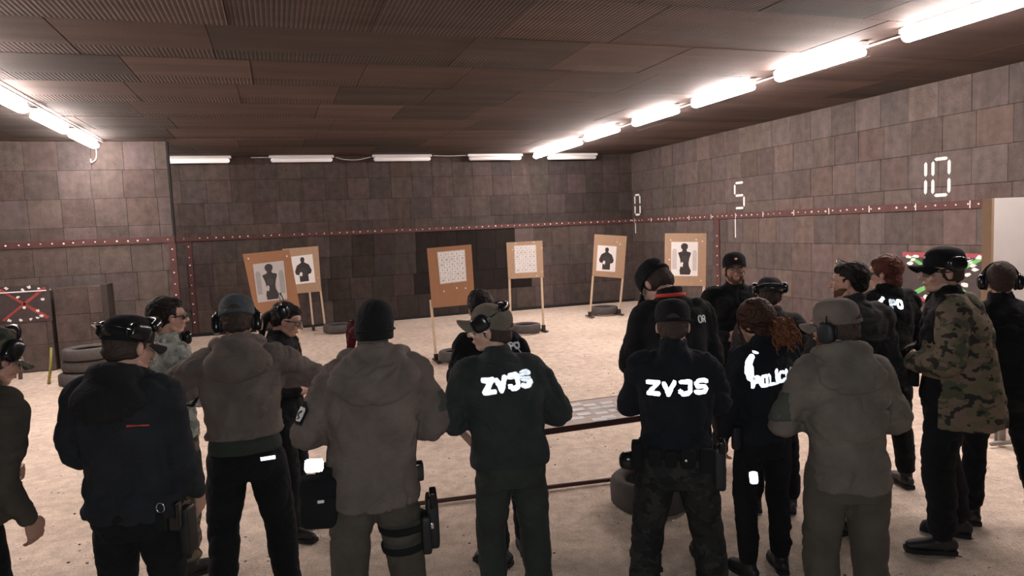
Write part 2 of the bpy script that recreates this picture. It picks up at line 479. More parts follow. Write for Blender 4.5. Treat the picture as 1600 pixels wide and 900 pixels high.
strip('trim_6', (XR-.045, 13.0, 0), (XR-.02, 13.14, HR-.005), (XR-.045, 13.07, .1), (XR-.045, 13.07, HR-.02), (-1, 0, 0), .2)
M_BLACK = plain('black_rubber_edge', (.012, .011, .011), .8)
g = G(); g.box((XN+.001, YN-.02, HR+.12), (XN+.03, YN+.15, HC-.001)); g.box((XN+.001, YN, 0), (XN+.02, YN+.15, HR+.12)); struct(g.build('trim_7', M_BLACK, smooth=False))
g = G(); g.box((XB+.06, YB-.06, -.02), (XR-.05, YB-.025, .045)); struct(g.build('baseboard_back', M_BLACK, smooth=False))

# painted distance numbers on the right wall: segment strokes
M_PAINT = plain('white_wall_paint', (.86, .83, .80), .7, var=.1, scale=60)
def seg(g, y0, z0, y1, z1, w=.048):
    d = np.array([y1-y0, z1-z0]); L = np.linalg.norm(d); d /= L; n = np.array([-d[1], d[0]])*w/2
    a = np.array([y0, z0]); b = np.array([y1, z1])
    pts = [a, a+d*w*.6+n, b-d*w*.6+n, b, b-d*w*.6-n, a+d*w*.6-n]
    V = [(XR-.030, p[0], p[1]) for p in pts]+[(XR-.020, p[0], p[1]) for p in pts]
    g.add(V, [(0, 1, 2, 3, 4, 5), (11, 10, 9, 8, 7, 6)]+[(i, (i+1) % 6, 6+(i+1) % 6, 6+i) for i in range(6)])
wr = bpy.data.objects['wall_right']
def digit(name, yc, segs, w=.24, z0=2.31, z1=2.83, ticks=None, label=None):
    g = G(); h = (z1-z0)/2; q = w/2; zm = z0+h; e = .022
    S = {'t': (q-e, z1, -q+e, z1), 'm': (q-e, zm, -q+e, zm), 'b': (q-e, z0, -q+e, z0),
         'tl': (q, z1-e, q, zm+e), 'tr': (-q, z1-e, -q, zm+e), 'bl': (q, zm-e, q, z0+e), 'br': (-q, zm-e, -q, z0+e)}
    for s_ in segs.split():
        a = S[s_]; seg(g, yc+a[0], a[1], yc+a[2], a[3])
    if ticks: g.box((XR-.030, yc+q-.012, ticks[0]), (XR-.02, yc+q+.012, ticks[1]))
    o = g.build(name, M_PAINT, wr, smooth=False); o['label'] = label
# wall is seen with far (+Y) to the left, so left of a digit = +Y
digit('painted_number', 16.62, 't b tl tr bl br', w=.27, ticks=(1.82, 2.09), label='white stencilled number 0')
digit('painted_number', 12.30, 't m b tl br', w=.3, ticks=(1.70, 2.09), label='white stencilled number 5')
digit('painted_number', 7.66, 't b tl tr bl br', w=.26, label='white stencilled zero of the 10')
digit('painted_number', 8.09, 'tr br', w=.36, label='white stencilled one of the 10')
g = G()
for k in range(0, 12):
    yy = 16.76-k*.87
    g.box((XR-.052, yy-.006, HR+.005), (XR-.04, yy+.006, HR+.11))
g.build('distance_tick', M_PAINT, wr, smooth=False)

# ------------------------------------------------------------------ ceiling lights
M_TUBE = emis('lit_diffuser', (1.0, .87, .825), TUBE_STRENGTH)
M_DIM = emis('dim_diffuser', (1.0, .84, .8), .05)
M_HOUS = plain('white_lamp_housing', (.62, .6, .58), .5)
def half_tube(L, w, h, n=14):
    """closed oval diffuser standing a little off its housing so that it also lights the ceiling"""
    V = []; F = []
    ends = [(-L/2, .45), (-L/2+.03, 1), (L/2-.03, 1), (L/2, .45)]
    for (u, s_) in ends:
        for j in range(n):
            a = 2*math.pi*j/n; V.append((u, w/2*s_*math.cos(a), -h/2+h/2*s_*math.sin(a)))
    for i in range(3):
        for j in range(n): a = i*n+j; c = i*n+(j+1) % n; F.append((a, c, c+n, a+n))
    F.append(tuple(range(n-1, -1, -1))); F.append(tuple(3*n+j for j in range(n)))
    return np.array(V), F
def lamp(x, y, along, lit, label, group, L=1.34, strength_mat=None):
    t = empty('ceiling_light', (x, y, HC), math.pi/2 if along == 'y' else 0)
    tag(t, label, 'ceiling light', group)
    g = G(); g.box((-L/2-.02, -.035, -.055), (L/2+.02, .035, 0)); g.box((-L/2-.035, -.045, -.055), (-L/2, .045, -.01)); g.box((L/2, -.045, -.055), (L/2+.035, .045, -.01))
    g.build('housing', M_HOUS, t, smooth=False)
    V, F = half_tube(L, .165, .10); V[:, 2] -= .052
    make('diffuser', V, F, strength_mat or (M_TUBE if lit else M_DIM), t)
    return t
def ordinal(i): return ['nearest', 'second', 'third', 'fourth', 'fifth', 'sixth', 'seventh', 'eighth', 'ninth', 'tenth'][i]
ry = [15.75, 14.35, 12.45, 10.43, 8.58, 6.73, 4.86]
names = ['farthest', 'second farthest', 'third farthest', 'middle', 'third nearest', 'second nearest', 'nearest']
for yy, nm in zip(ry, names):
    lamp(6.1 if yy < 13 else 6.2, yy, 'y', True, f'{nm} lit fluorescent fitting of the long row above the right side', 'lit fittings on the right of the ceiling', L=1.15 if yy > 15 else 1.34)
lamp(6.1, 3.0, 'y', True, 'lit fluorescent fitting of the right row, just outside the picture', 'fittings outside the picture')
for yy, nm in zip((13.28, 11.5, 9.66), ('far', 'middle', 'near')):
    lamp(-2.88, yy, 'y', True, f'{nm} lit fluorescent fitting of the three on the left of the ceiling', 'lit fittings on the left of the ceiling')
for yy, nm in ((15.3, 'lit fluorescent fitting hidden behind the near left wall'), (7.8, 'lit fluorescent fitting of the left row, just outside the picture'), (5.95, 'lit fluorescent fitting of the left row, farthest outside the picture')):
    lamp(-2.88, yy, 'y', True, nm, 'fittings outside the picture')
M_DIM2 = emis('faint_diffuser', (1.0, .82, .78), .22)
for xx, nm in zip((-1.52, .67, 2.95, 5.25, 7.3), ('first', 'second', 'third', 'fourth', 'fifth')):
    lamp(xx, 16.62, 'x', False, f'{nm} from the left of the dim fittings along the back wall', 'dim fittings along the back wall', strength_mat=M_DIM2 if xx < 0 else None)
M_CABLE = plain('pale_cable', (.45, .42, .40), .6)
def cable(name, pts, r, label, mat=M_CABLE):
    V, F = stube(pts, [r]*len(pts), 4, n=8); return tag(make(name, V, F, mat), label, 'cable')
cable('cable', [(6.24, 3.3, HC-.03), (6.24, 9, HC-.03), (6.32, 15.9, HC-.03)], .012, 'thin cable running beside the right row of ceiling lights')
cable('cable', [(-2.76, 7.3, HC-.03), (-2.76, 14.0, HC-.03)], .012, 'thin cable running beside the left row of ceiling lights')
cable('cable', [(1.42, 16.62, HC-.05), (1.6, 16.62, HC-.1), (1.9, 16.62, HC-.11), (2.2, 16.62, HC-.05)], .012, 'sagging cable between two dim fittings at the back')
cable('cable', [(-.4, 16.62, HC-.04), (-.05, 16.62, HC-.04)], .012, 'short cable between the first two dim back fittings')
cable('cable', [(3.7, 16.62, HC-.03), (4.1, 16.62, HC-.04), (4.5, 16.62, HC-.03)], .012, 'straight cable between third and fourth dim back fittings')
p = on_y(151, 240, YN-.04)
cable('cable', [(p[0]-.03, YN-.03, 3.93), (p[0], YN-.04, 3.75), (p[0]-.02, YN-.05, 3.62), (p[0]-.09, YN-.05, 3.56), (p[0]-.1, YN-.05, 3.62)], .01, 'loose hooked cable end hanging on the left wall under the far left light')

# ------------------------------------------------------------------ target stands
M_BOARD = plain('tan_particle_board', (.33, .165, .085), .8, var=.12, scale=14)
M_BOARD2 = plain('pale_particle_board', (.43, .29, .19), .8, var=.12, scale=14)
M_WOOD = plain('pale_pine_lath', (.62, .48, .34), .75, var=.2, scale=20)
M_PAPER = plain('white_target_paper', (.86, .84, .83), .8, var=.04)
M_GREYP = plain('grey_target_paper', (.50, .48, .47), .8, var=.05)
M_INK = plain('dark_grey_ink', (.045, .040, .042), .8)
M_INK2 = plain('grey_ink', (.11, .10, .10), .8)
M_INK3 = plain('pale_grey_ink', (.34, .33, .33), .8)
M_INK4 = plain('very_pale_grey_ink', (.62, .59, .60), .8)
M_IRON = plain('rusty_black_iron', (.05, .04, .038), .7, .4, var=.4)
M_TORN = plain('bare_paper_scar', (.78, .70, .62), .8)
def blob(pts, z): return pts
BUST = [(-.12, -.5), (-.13, -.2), (-.17, -.14), (-.21, .0), (-.21, -.02), (-.35, .0), (-.36, .06), (-.28, .19), (-.12, .26), (-.07, .29), (-.095, .37), (-.085, .46), (-.04, .50),
        (.04, .50), (.085, .46), (.095, .37), (.07, .29), (.12, .26), (.28, .19), (.36, .06), (.35, 0), (.22, -.02), (.20, -.14), (.19, -.2), (.19, -.5)]
BUST = [(-.25, -.5), (-.25, -.22), (-.45, -.18), (-.5, -.06), (-.36, .18), (-.14, .27), (-.09, .30), (-.13, .38), (-.11, .47), (-.05, .5), (.05, .5), (.11, .47), (.13, .38), (.09, .30),
        (.14, .27), (.36, .18), (.5, -.06), (.45, -.18), (.27, -.22), (.27, -.5)]
TORSO = [(-.17, -.5), (-.19, -.36), (-.14, -.2), (-.17, 0), (-.25, .2), (-.10, .24), (-.08, .29), (-.14, .36), (-.14, .44), (-.06, .5), (.04, .5), (.12, .45), (.12, .36), (.07, .29),
         (.09, .24), (.22, .21), (.24, .17), (.18, .02), (.15, -.12), (.16, -.22), (.24, -.38), (.20, -.5)]
def fill_poly(pts):
    from mathutils.geometry import tessellate_polygon
    t = tessellate_polygon([[Vector((p[0], p[1], 0)) for p in pts]]); return [tuple(reversed(x)) for x in t]
DIG = {'0': 'abcdef', '1': 'bc', '2': 'abged', '3': 'abgcd', '4': 'fgbc', '5': 'afgcd', '6': 'afgcde', '7': 'abc', '8': 'abcdefg', '9': 'abcdfg'}
def stand(dep, corners, paper, kind, legs, label, bmat, feet=True, tilt_scars=()):
    """corners tl,tr,br,bl in photo pixels; the board stands upright on a plane parallel to the back wall"""
    cx = sum(c[0] for c in corners)/4; cy = sum(c[1] for c in corners)/4
    Y = at_depth(cx, cy, dep)[1]
    Q = [on_y(*c, Y) for c in corners]
    base = empty('target_stand', ((Q[0][0]+Q[1][0])/2, Y, 0)); tag(base, label, 'target stand', 'shooting targets on stands')
    off = np.array(base.location)
    L = [q-off for q in Q]
    def pt(u, v, d):     # u,v in -.5...5 over the board
        a = L[0]*(1-(u+.5))+L[1]*(u+.5); b = L[3]*(1-(u+.5))+L[2]*(u+.5)
        p = b*(1-(v+.5))+a*(v+.5); return np.array([p[0], p[1]-d, p[2]])
    g = G()
    V = [pt(u, v, d) for d in (0, .016) for (u, v) in ((-.5, -.5), (.5, -.5), (.5, .5), (-.5, .5))]
    g.add(V, [(4, 5, 6, 7), (3, 2, 1, 0), (0, 1, 5, 4), (1, 2, 6, 5), (2, 3, 7, 6), (3, 0, 4, 7)])
    board = g.build('board', bmat, base, smooth=False)
    # paper corners: in photo px
    PQ = [on_y(*c, Y-.02)-off for c in paper]
    def pp(u, v, d=.0):
        a = PQ[0]*(1-(u+.5))+PQ[1]*(u+.5); b = PQ[3]*(1-(u+.5))+PQ[2]*(u+.5)
        p = b*(1-(v+.5))+a*(v+.5); return np.array([p[0], p[1]-d, p[2]])
    g = G()
    V = [pp(u, v, d) for d in (0, .001) for (u, v) in ((-.5, -.5), (.5, -.5), (.5, .5), (-.5, .5))]
    g.add(V, [(4, 5, 6, 7), (3, 2, 1, 0), (0, 1, 5, 4), (1, 2, 6, 5), (2, 3, 7, 6), (3, 0, 4, 7)], 0)
    def poly(pts, d, mi): g.add([pp(x, y, d) for x, y in pts], fill_poly(pts), mi)
    def ring(cx_, cy_, r, w, d, mi, asp):
        V = []; n = 28
        for j in range(n):
            a = 2*math.pi*j/n
            for rr in (r, r-w): V.append(pp(cx_+rr*math.cos(a), cy_+rr*math.sin(a)*asp, d))
        g.add(V, [(2*j, 2*j+1, (2*j+3) % (2*n), (2*j+2) % (2*n)) for j in range(n)], mi)
    wid = np.linalg.norm(PQ[1]-PQ[0]); hei = np.linalg.norm(PQ[3]-PQ[0]); asp = wid/hei
    if kind == 'bust':
        poly([(x*.78, y*.86) for x, y in BUST], .002, 1)
        for r in (.06, .12, .18): ring(-.02, -.08, r, .012, .003, 2, asp)
        g.add([pp(x, y, .004) for x, y in ((-.2, -.2), (-.08, -.24), (-.05, -.12), (-.12, -.08), (-.18, -.12))], [(0, 1, 2, 3, 4)], 0)
    elif kind == 'torso':
        poly([(x*.42-.38, y*.6+.0) for x, y in [(-.2, -.5), (.2, -.5), (.2, .4), (.1, .5), (-.1, .5), (-.2, .4)]], .0015, 3 if bmat is M_BOARD else 4)
        poly([(x*.42+.38, y*.6-.04) for x, y in [(-.2, -.5), (.2, -.5), (.2, .4), (.1, .5), (-.1, .5), (-.2, .4)]], .0015, 3 if bmat is M_BOARD else 4)
        poly([(x*1.0, y*.92) for x, y in TORSO], .002, 1)
        for r in (.05, .1): ring(0, .0, r, .012, .003, 2, asp)
        g.add([pp(x, y, .004) for x, y in ((-.2, -.2), (-.08, -.24), (-.05, -.12), (-.1, -.08), (-.14, -.12))], [(0, 1, 2, 3, 4)], 0)
    else:
        w = .004
        for i in range(6):
            u = -.47+.94*i/5; g.add([pp(a, b, .002) for a, b in ((u-w, -.48), (u+w, -.48), (u+w, .48), (u-w, .48))], [(0, 1, 2, 3)], 1)
        for i in range(7):
            v = -.48+.96*i/6; g.add([pp(a, b, .002) for a, b in ((-.47, v-w*.8), (.47, v-w*.8), (.47, v+w*.8), (-.47, v+w*.8))], [(0, 1, 2, 3)], 1)
        nums = list(range(1, 31)); random.Random(5).shuffle(nums)
        for k, nmb in enumerate(nums):
            ci, cj = k % 5, k//5; x0 = -.47+.94*(ci+.5)/5; y0 = .48-.96*(cj+.5)/6
            s_ = str(nmb); cw = .020; ch = .030
            for q, chh in enumerate(s_):
                xx = x0+(q-(len(s_)-1)/2)*.052
                for sg in DIG[chh]:
                    a = {'a': (-1, 1, 1, 1), 'b': (1, 1, 1, 0), 'c': (1, 0, 1, -1), 'd': (-1, -1, 1, -1), 'e': (-1, 0, -1, -1), 'f': (-1, 1, -1, 0), 'g': (-1, 0, 1, 0)}[sg]
                    X0, X1 = sorted((xx+a[0]*cw/1.2, xx+a[2]*cw/1.2)); Y0, Y1 = sorted((y0+a[1]*ch, y0+a[3]*ch)); t = .0045
                    g.add([pp(*c_, .002) for c_ in ((X0-t, Y0-t), (X1+t, Y0-t), (X1+t, Y1+t), (X0-t, Y1+t))], [(0, 1, 2, 3)], 1)
    pm = M_GREYP if (kind == 'torso' and bmat is M_BOARD) else M_PAPER
    g.build('paper_target', [pm, M_INK if kind != 'grid' else M_INK2, M_INK2 if kind != 'grid' else M_INK2, M_INK3, M_INK4], base, smooth=False)
    # torn scars and pins
    for (u, v) in tilt_scars:
        g = G()
        c = [(u+.022*math.cos(a)*random.uniform(.5, 1.2), v+.018*math.sin(a)*random.uniform(.5, 1.2)) for a in np.linspace(0, 2*math.pi, 8)[:-1]]
        g.add([pt(x, y, .018) for x, y in c], [tuple(range(7))]); g.build('torn_scar', M_TORN, board, smooth=False)
    for (a, b) in legs:
        p0 = on_y(*a, Y+.012)-off; p1 = on_y(*b, Y+.012)-off
        d = (p1-p0)/(p0[2]-p1[2]); top = p0-d*(.12); bot = p0+d*(p0[2])
        g = G(); V = []
        for p in (bot, top):
            for (x, y_) in ((-.02, -.012), (.02, -.012), (.02, .012), (-.02, .012)): V.append(p+np.array([x, y_, 0]))
        g.add(V, [(0, 1, 5, 4), (1, 2, 6, 5), (2, 3, 7, 6), (3, 0, 4, 7), (4, 5, 6, 7), (3, 2, 1, 0)])
        g.build('leg', M_WOOD, base, smooth=False)
        if feet:
            g = G(); g.box(bot+[-.032, -.03, 0], bot+[.032, .03, .12]); g.box(bot+[-.03, -.2, 0], bot+[.03, .2, .02]); g.build('iron_foot', M_IRON, base, smooth=False)
    return base, Y
stand(10.9, [(379, 397), (452, 390), (470, 486), (400, 493)], [(395, 413), (443, 407), (449, 467), (403, 473)], 'torso', [((401, 492), (408, 560)), ((464, 487), (470, 552))],
      'brown target stand far left, grey paper with a dark torso', M_BOARD, tilt_scars=[(-.4, .42), (.42, .4)])
stand(15.6, [(441, 389), (497, 384.5), (502, 455), (459, 459)], [(455, 401), (488, 397), (493, 441), (459, 445)], 'bust', [((484, 457), (489, 507)), ((501, 455), (507, 503))],
      'pale target stand with shoulder silhouette, behind the far left brown one', M_BOARD2, tilt_scars=[(.3, .3), (.42, -.2)])
stand(11.3, [(667, 388), (736, 382), (742, 475), (675, 481)], [(683, 394), (726, 390), (729, 439), (688, 444)], 'grid', [((674, 480), (681, 556)), ((739, 475), (745, 549))],
      'brown target stand holding a grid of numbers, left of the two grid stands', M_BOARD, tilt_scars=[(-.2, -.24), (.1, -.2), (.3, -.22)])
stand(13.9, [(791, 379), (847, 376), (849, 433), (794, 436)], [(803, 384), (837, 382.5), (839, 425), (805, 427)], 'grid', [((796, 436), (798, 509)), ((846, 433), (849, 504))],
      'pale target stand holding a grid of numbers, right of the two grid stands', M_BOARD2, tilt_scars=[(-.35, .3), (.47, .3), (.45, -.35), (.3, -.45), (-.25, .46), (.25, .47)])
stand(16.0, [(929, 366), (979, 369), (974, 435), (925, 431)], [(934, 383), (963.5, 385), (961, 425), (931.5, 423)], 'bust', [((926.5, 431), (923, 478)), ((973, 434), (969, 476))],
      'brown target stand with shoulder silhouette leaning left, before the back right corner', M_BOARD2, tilt_scars=[(.2, .35), (.3, .3)])
stand(13.2, [(1039, 364.5), (1103, 364.5), (1102, 447), (1038, 446)], [(1049, 378), (1090.5, 378), (1090, 431.5), (1048.5, 431)], 'torso', [((1042, 446), (1038, 500)), ((1100, 447), (1096, 505))],
      'pale target stand with dark torso on white paper, rightmost of the stands', M_BOARD2, tilt_scars=[(-.37, .37), (.25, .38), (.4, .35), (.38, -.4), (-.4, 0)])

# ------------------------------------------------------------------ tyres
M_TIRE = plain('dusty_black_rubber', (.075, .066, .063), .85, var=.35, scale=12, bmp=.3)
def tire_mesh(R=.3, r_in=.19, w=.18):
    prof = [(r_in, -w*.30), (r_in+.02, -w*.42), (R-.07, -w*.5), (R-.025, -w*.46), (R, -w*.36), (R+.004, 0), (R, w*.36), (R-.025, w*.46), (R-.07, w*.5), (r_in+.02, w*.42), (r_in, w*.30), (r_in+.012, w*.25), (R-.03, w*.3), (R-.02, 0), (R-.03, -w*.3), (r_in+.012, -w*.25)]
    n = 72; V = []; F = []; m = len(prof)
    for j in range(n):
        a = 2*math.pi*j/n
        for i, (r, z) in enumerate(prof):
            rr = r-(.007 if (3 < i < 7 and j % 2) else 0); V.append((rr*math.cos(a), rr*math.sin(a), z))
    for j in range(n):
        for i in range(m): F.append((j*m+i, ((j+1) % n)*m+i, ((j+1) % n)*m+(i+1) % m, j*m+(i+1) % m))
    return np.array(V), F
def tire(x, y, z, label, R=.3, w=.18, rot=None, group='old tyres'):
    V, F = tire_mesh(R, R*.62, w)
    o = make('tire', V, F, M_TIRE); o.location = (x, y, z+w/2)
    if rot: o.rotation_euler = rot
    return tag(o, label, 'tire', group)
def tire_at(px, py, label, **k):
    p = on_z(px, py, 0); tire(p[0], p[1]+.28, 0, label, **k)
tire_at(722, 568, 'old tyre lying at the foot of the brown grid target')
tire_at(829, 522, 'old tyre lying at the foot of the pale grid target')
tire_at(952, 492, 'old tyre lying at the foot of the leaning target in the back', R=.33)
tire_at(531, 521, 'old tyre lying right of the pale silhouette target on the left', R=.32)
p = on_z(128, 604, 0)
for i, (dx, dy, nm) in enumerate(((-.02, 0, 'bottom'), (.03, .05, 'middle'), (.06, .0, 'top'))):
    tire(p[0]+dx, p[1]+.35+dy, i*.186, f'{nm} tyre of the stack of three by the left wall', R=.36, w=.182)
p = on_z(956, 800, 0); tire(p[0]+.34, p[1]+.02, 0, 'thick tyre lying flat under the table', R=.3, w=.22)

# ------------------------------------------------------------------ left barrier with torn red poster, stakes
def barrier(x0, x1, ztop, label):
    g = G(); YW = YN-.42
    for r in range(3):
        za, zb = ztop*r/3, ztop*(r+1)/3; x = x0
        while x < x1-.05:
            xe = min(x+.52, x1)
            c = np.array((.115, .088, .08))*random.uniform(.75, 1.15)
            g.box((x+.003, YW-random.random()*.006, za+.003), (xe-.003, YN-.03, zb-.003), 0, tuple(c)); x = xe
    t = make('rubber_barrier', g.v(), g.F, M_TILE, None, False, None, g.c)
    return tag(t, label, 'barrier', 'tile faced barriers against the left wall')
xa = on_y(83, 500, YN-.42)[0]; xb = on_y(163, 500, YN-.42)[0]
barrier(-5.9, xa-.02, 1.36, 'dark tiled barrier with a torn red poster on its face')
barrier(xa+.04, xb, 1.40, 'plain dark tiled barrier beside the tyre stack')
g = G(); g.box((xb+.002, YN-.5, 0), (xb+.1, YN-.03, 1.42)); tag(g.build('wooden_post', plain('dark_weathered_wood', (.05, .04, .035), .9), smooth=False), 'dark post closing the right end of the plain barrier', 'post')
g = G(); g.box((xa-1.6, YN-.45, 1.366), (xa-.05, YN-.2, 1.385)); tag(g.build('lath', M_PAPER, smooth=False), 'thin white lath along the top of the poster barrier', 'lath')
M_POSTER = plain('dark_poster_print', (.055, .042, .042), .7, var=.5, scale=7)
M_PRED = plain('red_poster_ink', (.34, .055, .04), .7, var=.4, scale=10)
M_PGRN = plain('green_poster_ink', (.16, .52, .15), .7, var=.3, scale=10)
M_PPNK = plain('pink_red_poster_ink', (.36, .07, .09), .7, var=.3)
def poster(name, o0, ux, uz, w, h, cross, border, label, white):
    g = G(); o0 = np.array(o0, float); ux = np.array(ux, float); uz = np.array(uz, float); nn = np.cross(ux, uz)
    def P(u, v, d): return o0+ux*u*w+uz*v*h+nn*d
    def quad(pts, d, mi): 
        V = [P(*p, d) for p in pts]+[P(*p, d-.0008) for p in pts]; n = len(pts)
        g.add(V, [tuple(range(n)), tuple(range(2*n-1, n-1, -1))]+[(i, n+i, n+(i+1) % n, (i+1) % n) for i in range(n)], mi)
    quad([(-.5, -.5), (.5, -.5), (.5, .5), (-.5, .5)], .002, 0)
    for (a, b) in (((-.42, .42), (.42, -.42)), ((-.42, -.42), (.42, .42))):
        a = np.array(a); b = np.array(b); d = (b-a)/np.linalg.norm(b-a); n = np.array([-d[1], d[0]])*.035
        K = 9; pr = None
        for i in range(K):
            q0 = a+(b-a)*i/K; q1 = a+(b-a)*(i+1)/K; f0 = random.uniform(.7, 1.2)
            quad([q0-n*f0, q1-n*f0, q1+n*f0, q0+n*f0], .003, 1)
    for e in (((-.5, .4), (.5, .4), (.5, .5), (-.5, .5)), ((-.5, -.5), (.5, -.5), (.5, -.41), (-.5, -.41))):
        quad(e, .0028, 2)
    for (u, v) in white:
        n = 7; quad([(u+random.uniform(.5, 1.3)*.04*math.cos(a), v+random.uniform(.5, 1.3)*.045*math.sin(a)) for a in np.linspace(0, 2*math.pi, n+1)[:-1]], .0045, 3)
    return tag(g.build(name, [M_POSTER, cross, border, M_PAPER], smooth=False), label, 'poster')
pc = on_y(38, 475, YN-.43)
poster('torn_poster', (pc[0], YN-.435, pc[2]), (1, 0, 0), (0, 0, 1), .78, .62, M_PRED, M_POSTER, 'torn dark poster with a red cross on the left barrier',
       [(-.45, .42), (-.3, .45), (.0, .38), (.12, .46), (.3, .4), (-.3, -.42), (-.1, -.44), (.1, -.42), (.22, -.4), (.3, -.35), (.0, -.1), (.35, .1), (-.1, .2), (.25, -.2)])
M_STAKE = plain('yellow_green_painted_stake', (.30, .27, .07), .7, var=.5, scale=9)
M_OLDWOOD = plain('old_grey_wood', (.13, .105, .085), .85, var=.4, scale=9)
def stake(px, py0, py1, r, mat, label, lean=0):
    b = on_z(px, py0, 0); t = on_y(px+lean, py1, b[1])
    V, F = tube([b, (b+t)/2+[.01, 0, 0], t], [r, r*.9, r*.8], n=8, round_=False)
    return tag(make('stake', V, F, mat), label, 'stake', 'stakes in the sand by the left wall')
stake(76, 600, 543, .022, M_STAKE, 'thin yellow green stake left of the tyre stack', 4)
stake(32, 592, 555, .03, M_OLDWOOD, 'short grey stake beside the poster barrier', -2)
stake(22, 590, 520, .025, M_OLDWOOD, 'taller grey stake leaning by the poster barrier', 4)

# right wall green-cross poster
pr_ = on_x(1477, 431, XR-.06); p0 = on_x(1410, 431, XR-.06); p1 = on_x(1545, 431, XR-.06)
zt = on_x(1425, 394, XR-.06)[2]; zb = on_x(1412, 468, XR-.06)[2]
rp = poster('torn_poster', (XR-.06, (p0[1]+p1[1])/2, (zt+zb)/2), (0, -1, 0), (0, 0, 1), abs(p1[1]-p0[1]), zt-zb, M_PGRN, M_PPNK, 'torn poster with a bright green cross on the right wall',
       [(-.42, .4), (-.36, .34), (-.4, .28), (-.33, .42), (-.3, -.45), (-.1, -.45), (.1, -.43), (.2, .3), (.3, .35), (.36, .2), (.28, .1), (.4, .42), (.42, .0), (.33, .28), (.25, -.1), (-.2, -.4)])

# white board standing at the right
M_WHITE = plain('white_painted_board', (.80, .76, .73), .75, var=.05, scale=6, bmp=.2)
bx, by = 5.45, 4.66
t = empty('white_screen', (bx, by, 0)); tag(t, 'tall white board panel at the right edge behind the camouflage parka', 'panel')
zt = at_depth(1545, 310, (cF@np.array([bx, by, -2.1])))[2]
e0 = on_y(1541, 400, by)
g = G(); g.box((e0[0]-bx+.03, -.03, .05), (e0[0]-bx+2.0, .03, zt)); g.build('panel', M_WHITE, t, smooth=False)
g = G(); g.box((e0[0]-bx+.0, -.045, 0), (e0[0]-bx+.03, .045, zt)); g.build('edge_lath', M_BOARD2, t, smooth=False)
M_STEEL = plain('galvanised_steel', (.35, .33, .32), .5, .7)
pp_ = on_z(1565, 694, 0)
t = empty('steel_trestle', tuple(pp_)); tag(t, 'grey steel trestle post with a floor bar before the white board', 'trestle')
V, F = tube([(0, 0, 0), (0, 0, 1.3)], [.03, .03], n=12, round_=False); make('post', V, F, M_STEEL, t)
V, F = tube([(-.12, -.0, .02), (.55, -.12, .02)], [.02, .02], n=10); make('foot_bar', V, F, M_STEEL, t)
p5 = on_z(1556, 690, 0)-pp_
V, F = tube([(p5[0], p5[1], 0), (p5[0]+.01, p5[1], 1.2)], [.014, .014], n=10, round_=False); make('post', V, F, M_STEEL, t)

# ------------------------------------------------------------------ table with cards, steel bar on the floor
TX0, TX1, TY0, TY1 = 1.12, 3.15, 4.29, 4.86
M_TTOP = plain('worn_brown_table_top', (.50, .40, .34), .6, var=.15, scale=8)
M_TEDGE = plain('dark_red_steel', (.07, .028, .026), .5, .3)
t = empty('table', ((TX0+TX1)/2, (TY0+TY1)/2, 0)); tag(t, 'long narrow brown table with cards laid out, behind the white letter jackets', 'table')
wx, wy = (TX1-TX0)/2, (TY1-TY0)/2
g = G(); g.box((-wx, -wy, .725), (wx, wy, .75)); g.build('table_top', M_TTOP, t, smooth=False)
g = G(); g.box((-wx, -wy-.012, .71), (wx, -wy, .752)); g.box((-wx, wy, .69), (wx, wy+.012, .752)); g.box((-wx-.012, -wy, .69), (-wx, wy, .752)); g.box((wx, -wy, .69), (wx+.012, wy, .752))
g.build('steel_edge', M_TEDGE, t, smooth=False)
for sx in (-1, 1):
    for sy in (-1, 1):
        g = G(); cx_ = sx*(wx-.3); cy_ = sy*(wy-.05); g.box((cx_-.018, cy_-.018, 0), (cx_+.018, cy_+.018, .725)); g.build('leg', M_TEDGE, t, smooth=False)
card_px = [(899, 632), (921, 633), (948, 629), (903, 640), (930, 637), (951, 635), (970, 629), (912, 647), (940, 645), (962, 641), (902, 653), (936, 655), (951, 651), (974, 640)]
for i, (x, y_) in enumerate(card_px):
    p = on_z(x, y_, .752)
    if not (TX0 < p[0] < TX1 and TY0 < p[1] < TY1): continue
    a = .04; ang = random.uniform(-.15, .15); g = G()
    g.box((-.05, -.034, 0), (.05, .034, .0015))
    o = g.build('card', M_PAPER, smooth=False); o.location = (p[0], p[1], .7502+.0016*(i % 2)); o.rotation_euler = (0, 0, ang)
    tag(o, 'small white paper card laid out in rows on the brown table', 'card', 'paper cards on the table')
V, F = tube([(.62, 5.22, .02), (1.6, 5.12, .022), (2.7, 5.0, .02)], [.017]*3, n=10)
tag(make('steel_bar', V, F, M_TEDGE), 'long thin dark red steel bar lying on the sandy floor', 'bar')

# debris in the sand
M_DEB = plain('dark_gravel', (.10, .075, .065), .9, var=.5)
V0, F0 = ellipsoid((0, 0, 0), (.012, .009, .005), seg=6, rings=4)
g = G()
for i in range(900):
    x = random.uniform(-3, 6.5); y_ = random.uniform(2.2, 12); s_ = random.uniform(.3, 1.15)
    a = random.uniform(0, 6.28); g.add(xf(V0*s_, tr(x, y_, .001-.015)@rotm('Z', math.degrees(a))), F0)
tag(g.build('gravel', M_DEB), 'dark grit and casing fragments scattered over the sandy floor', 'gravel', kind='stuff')

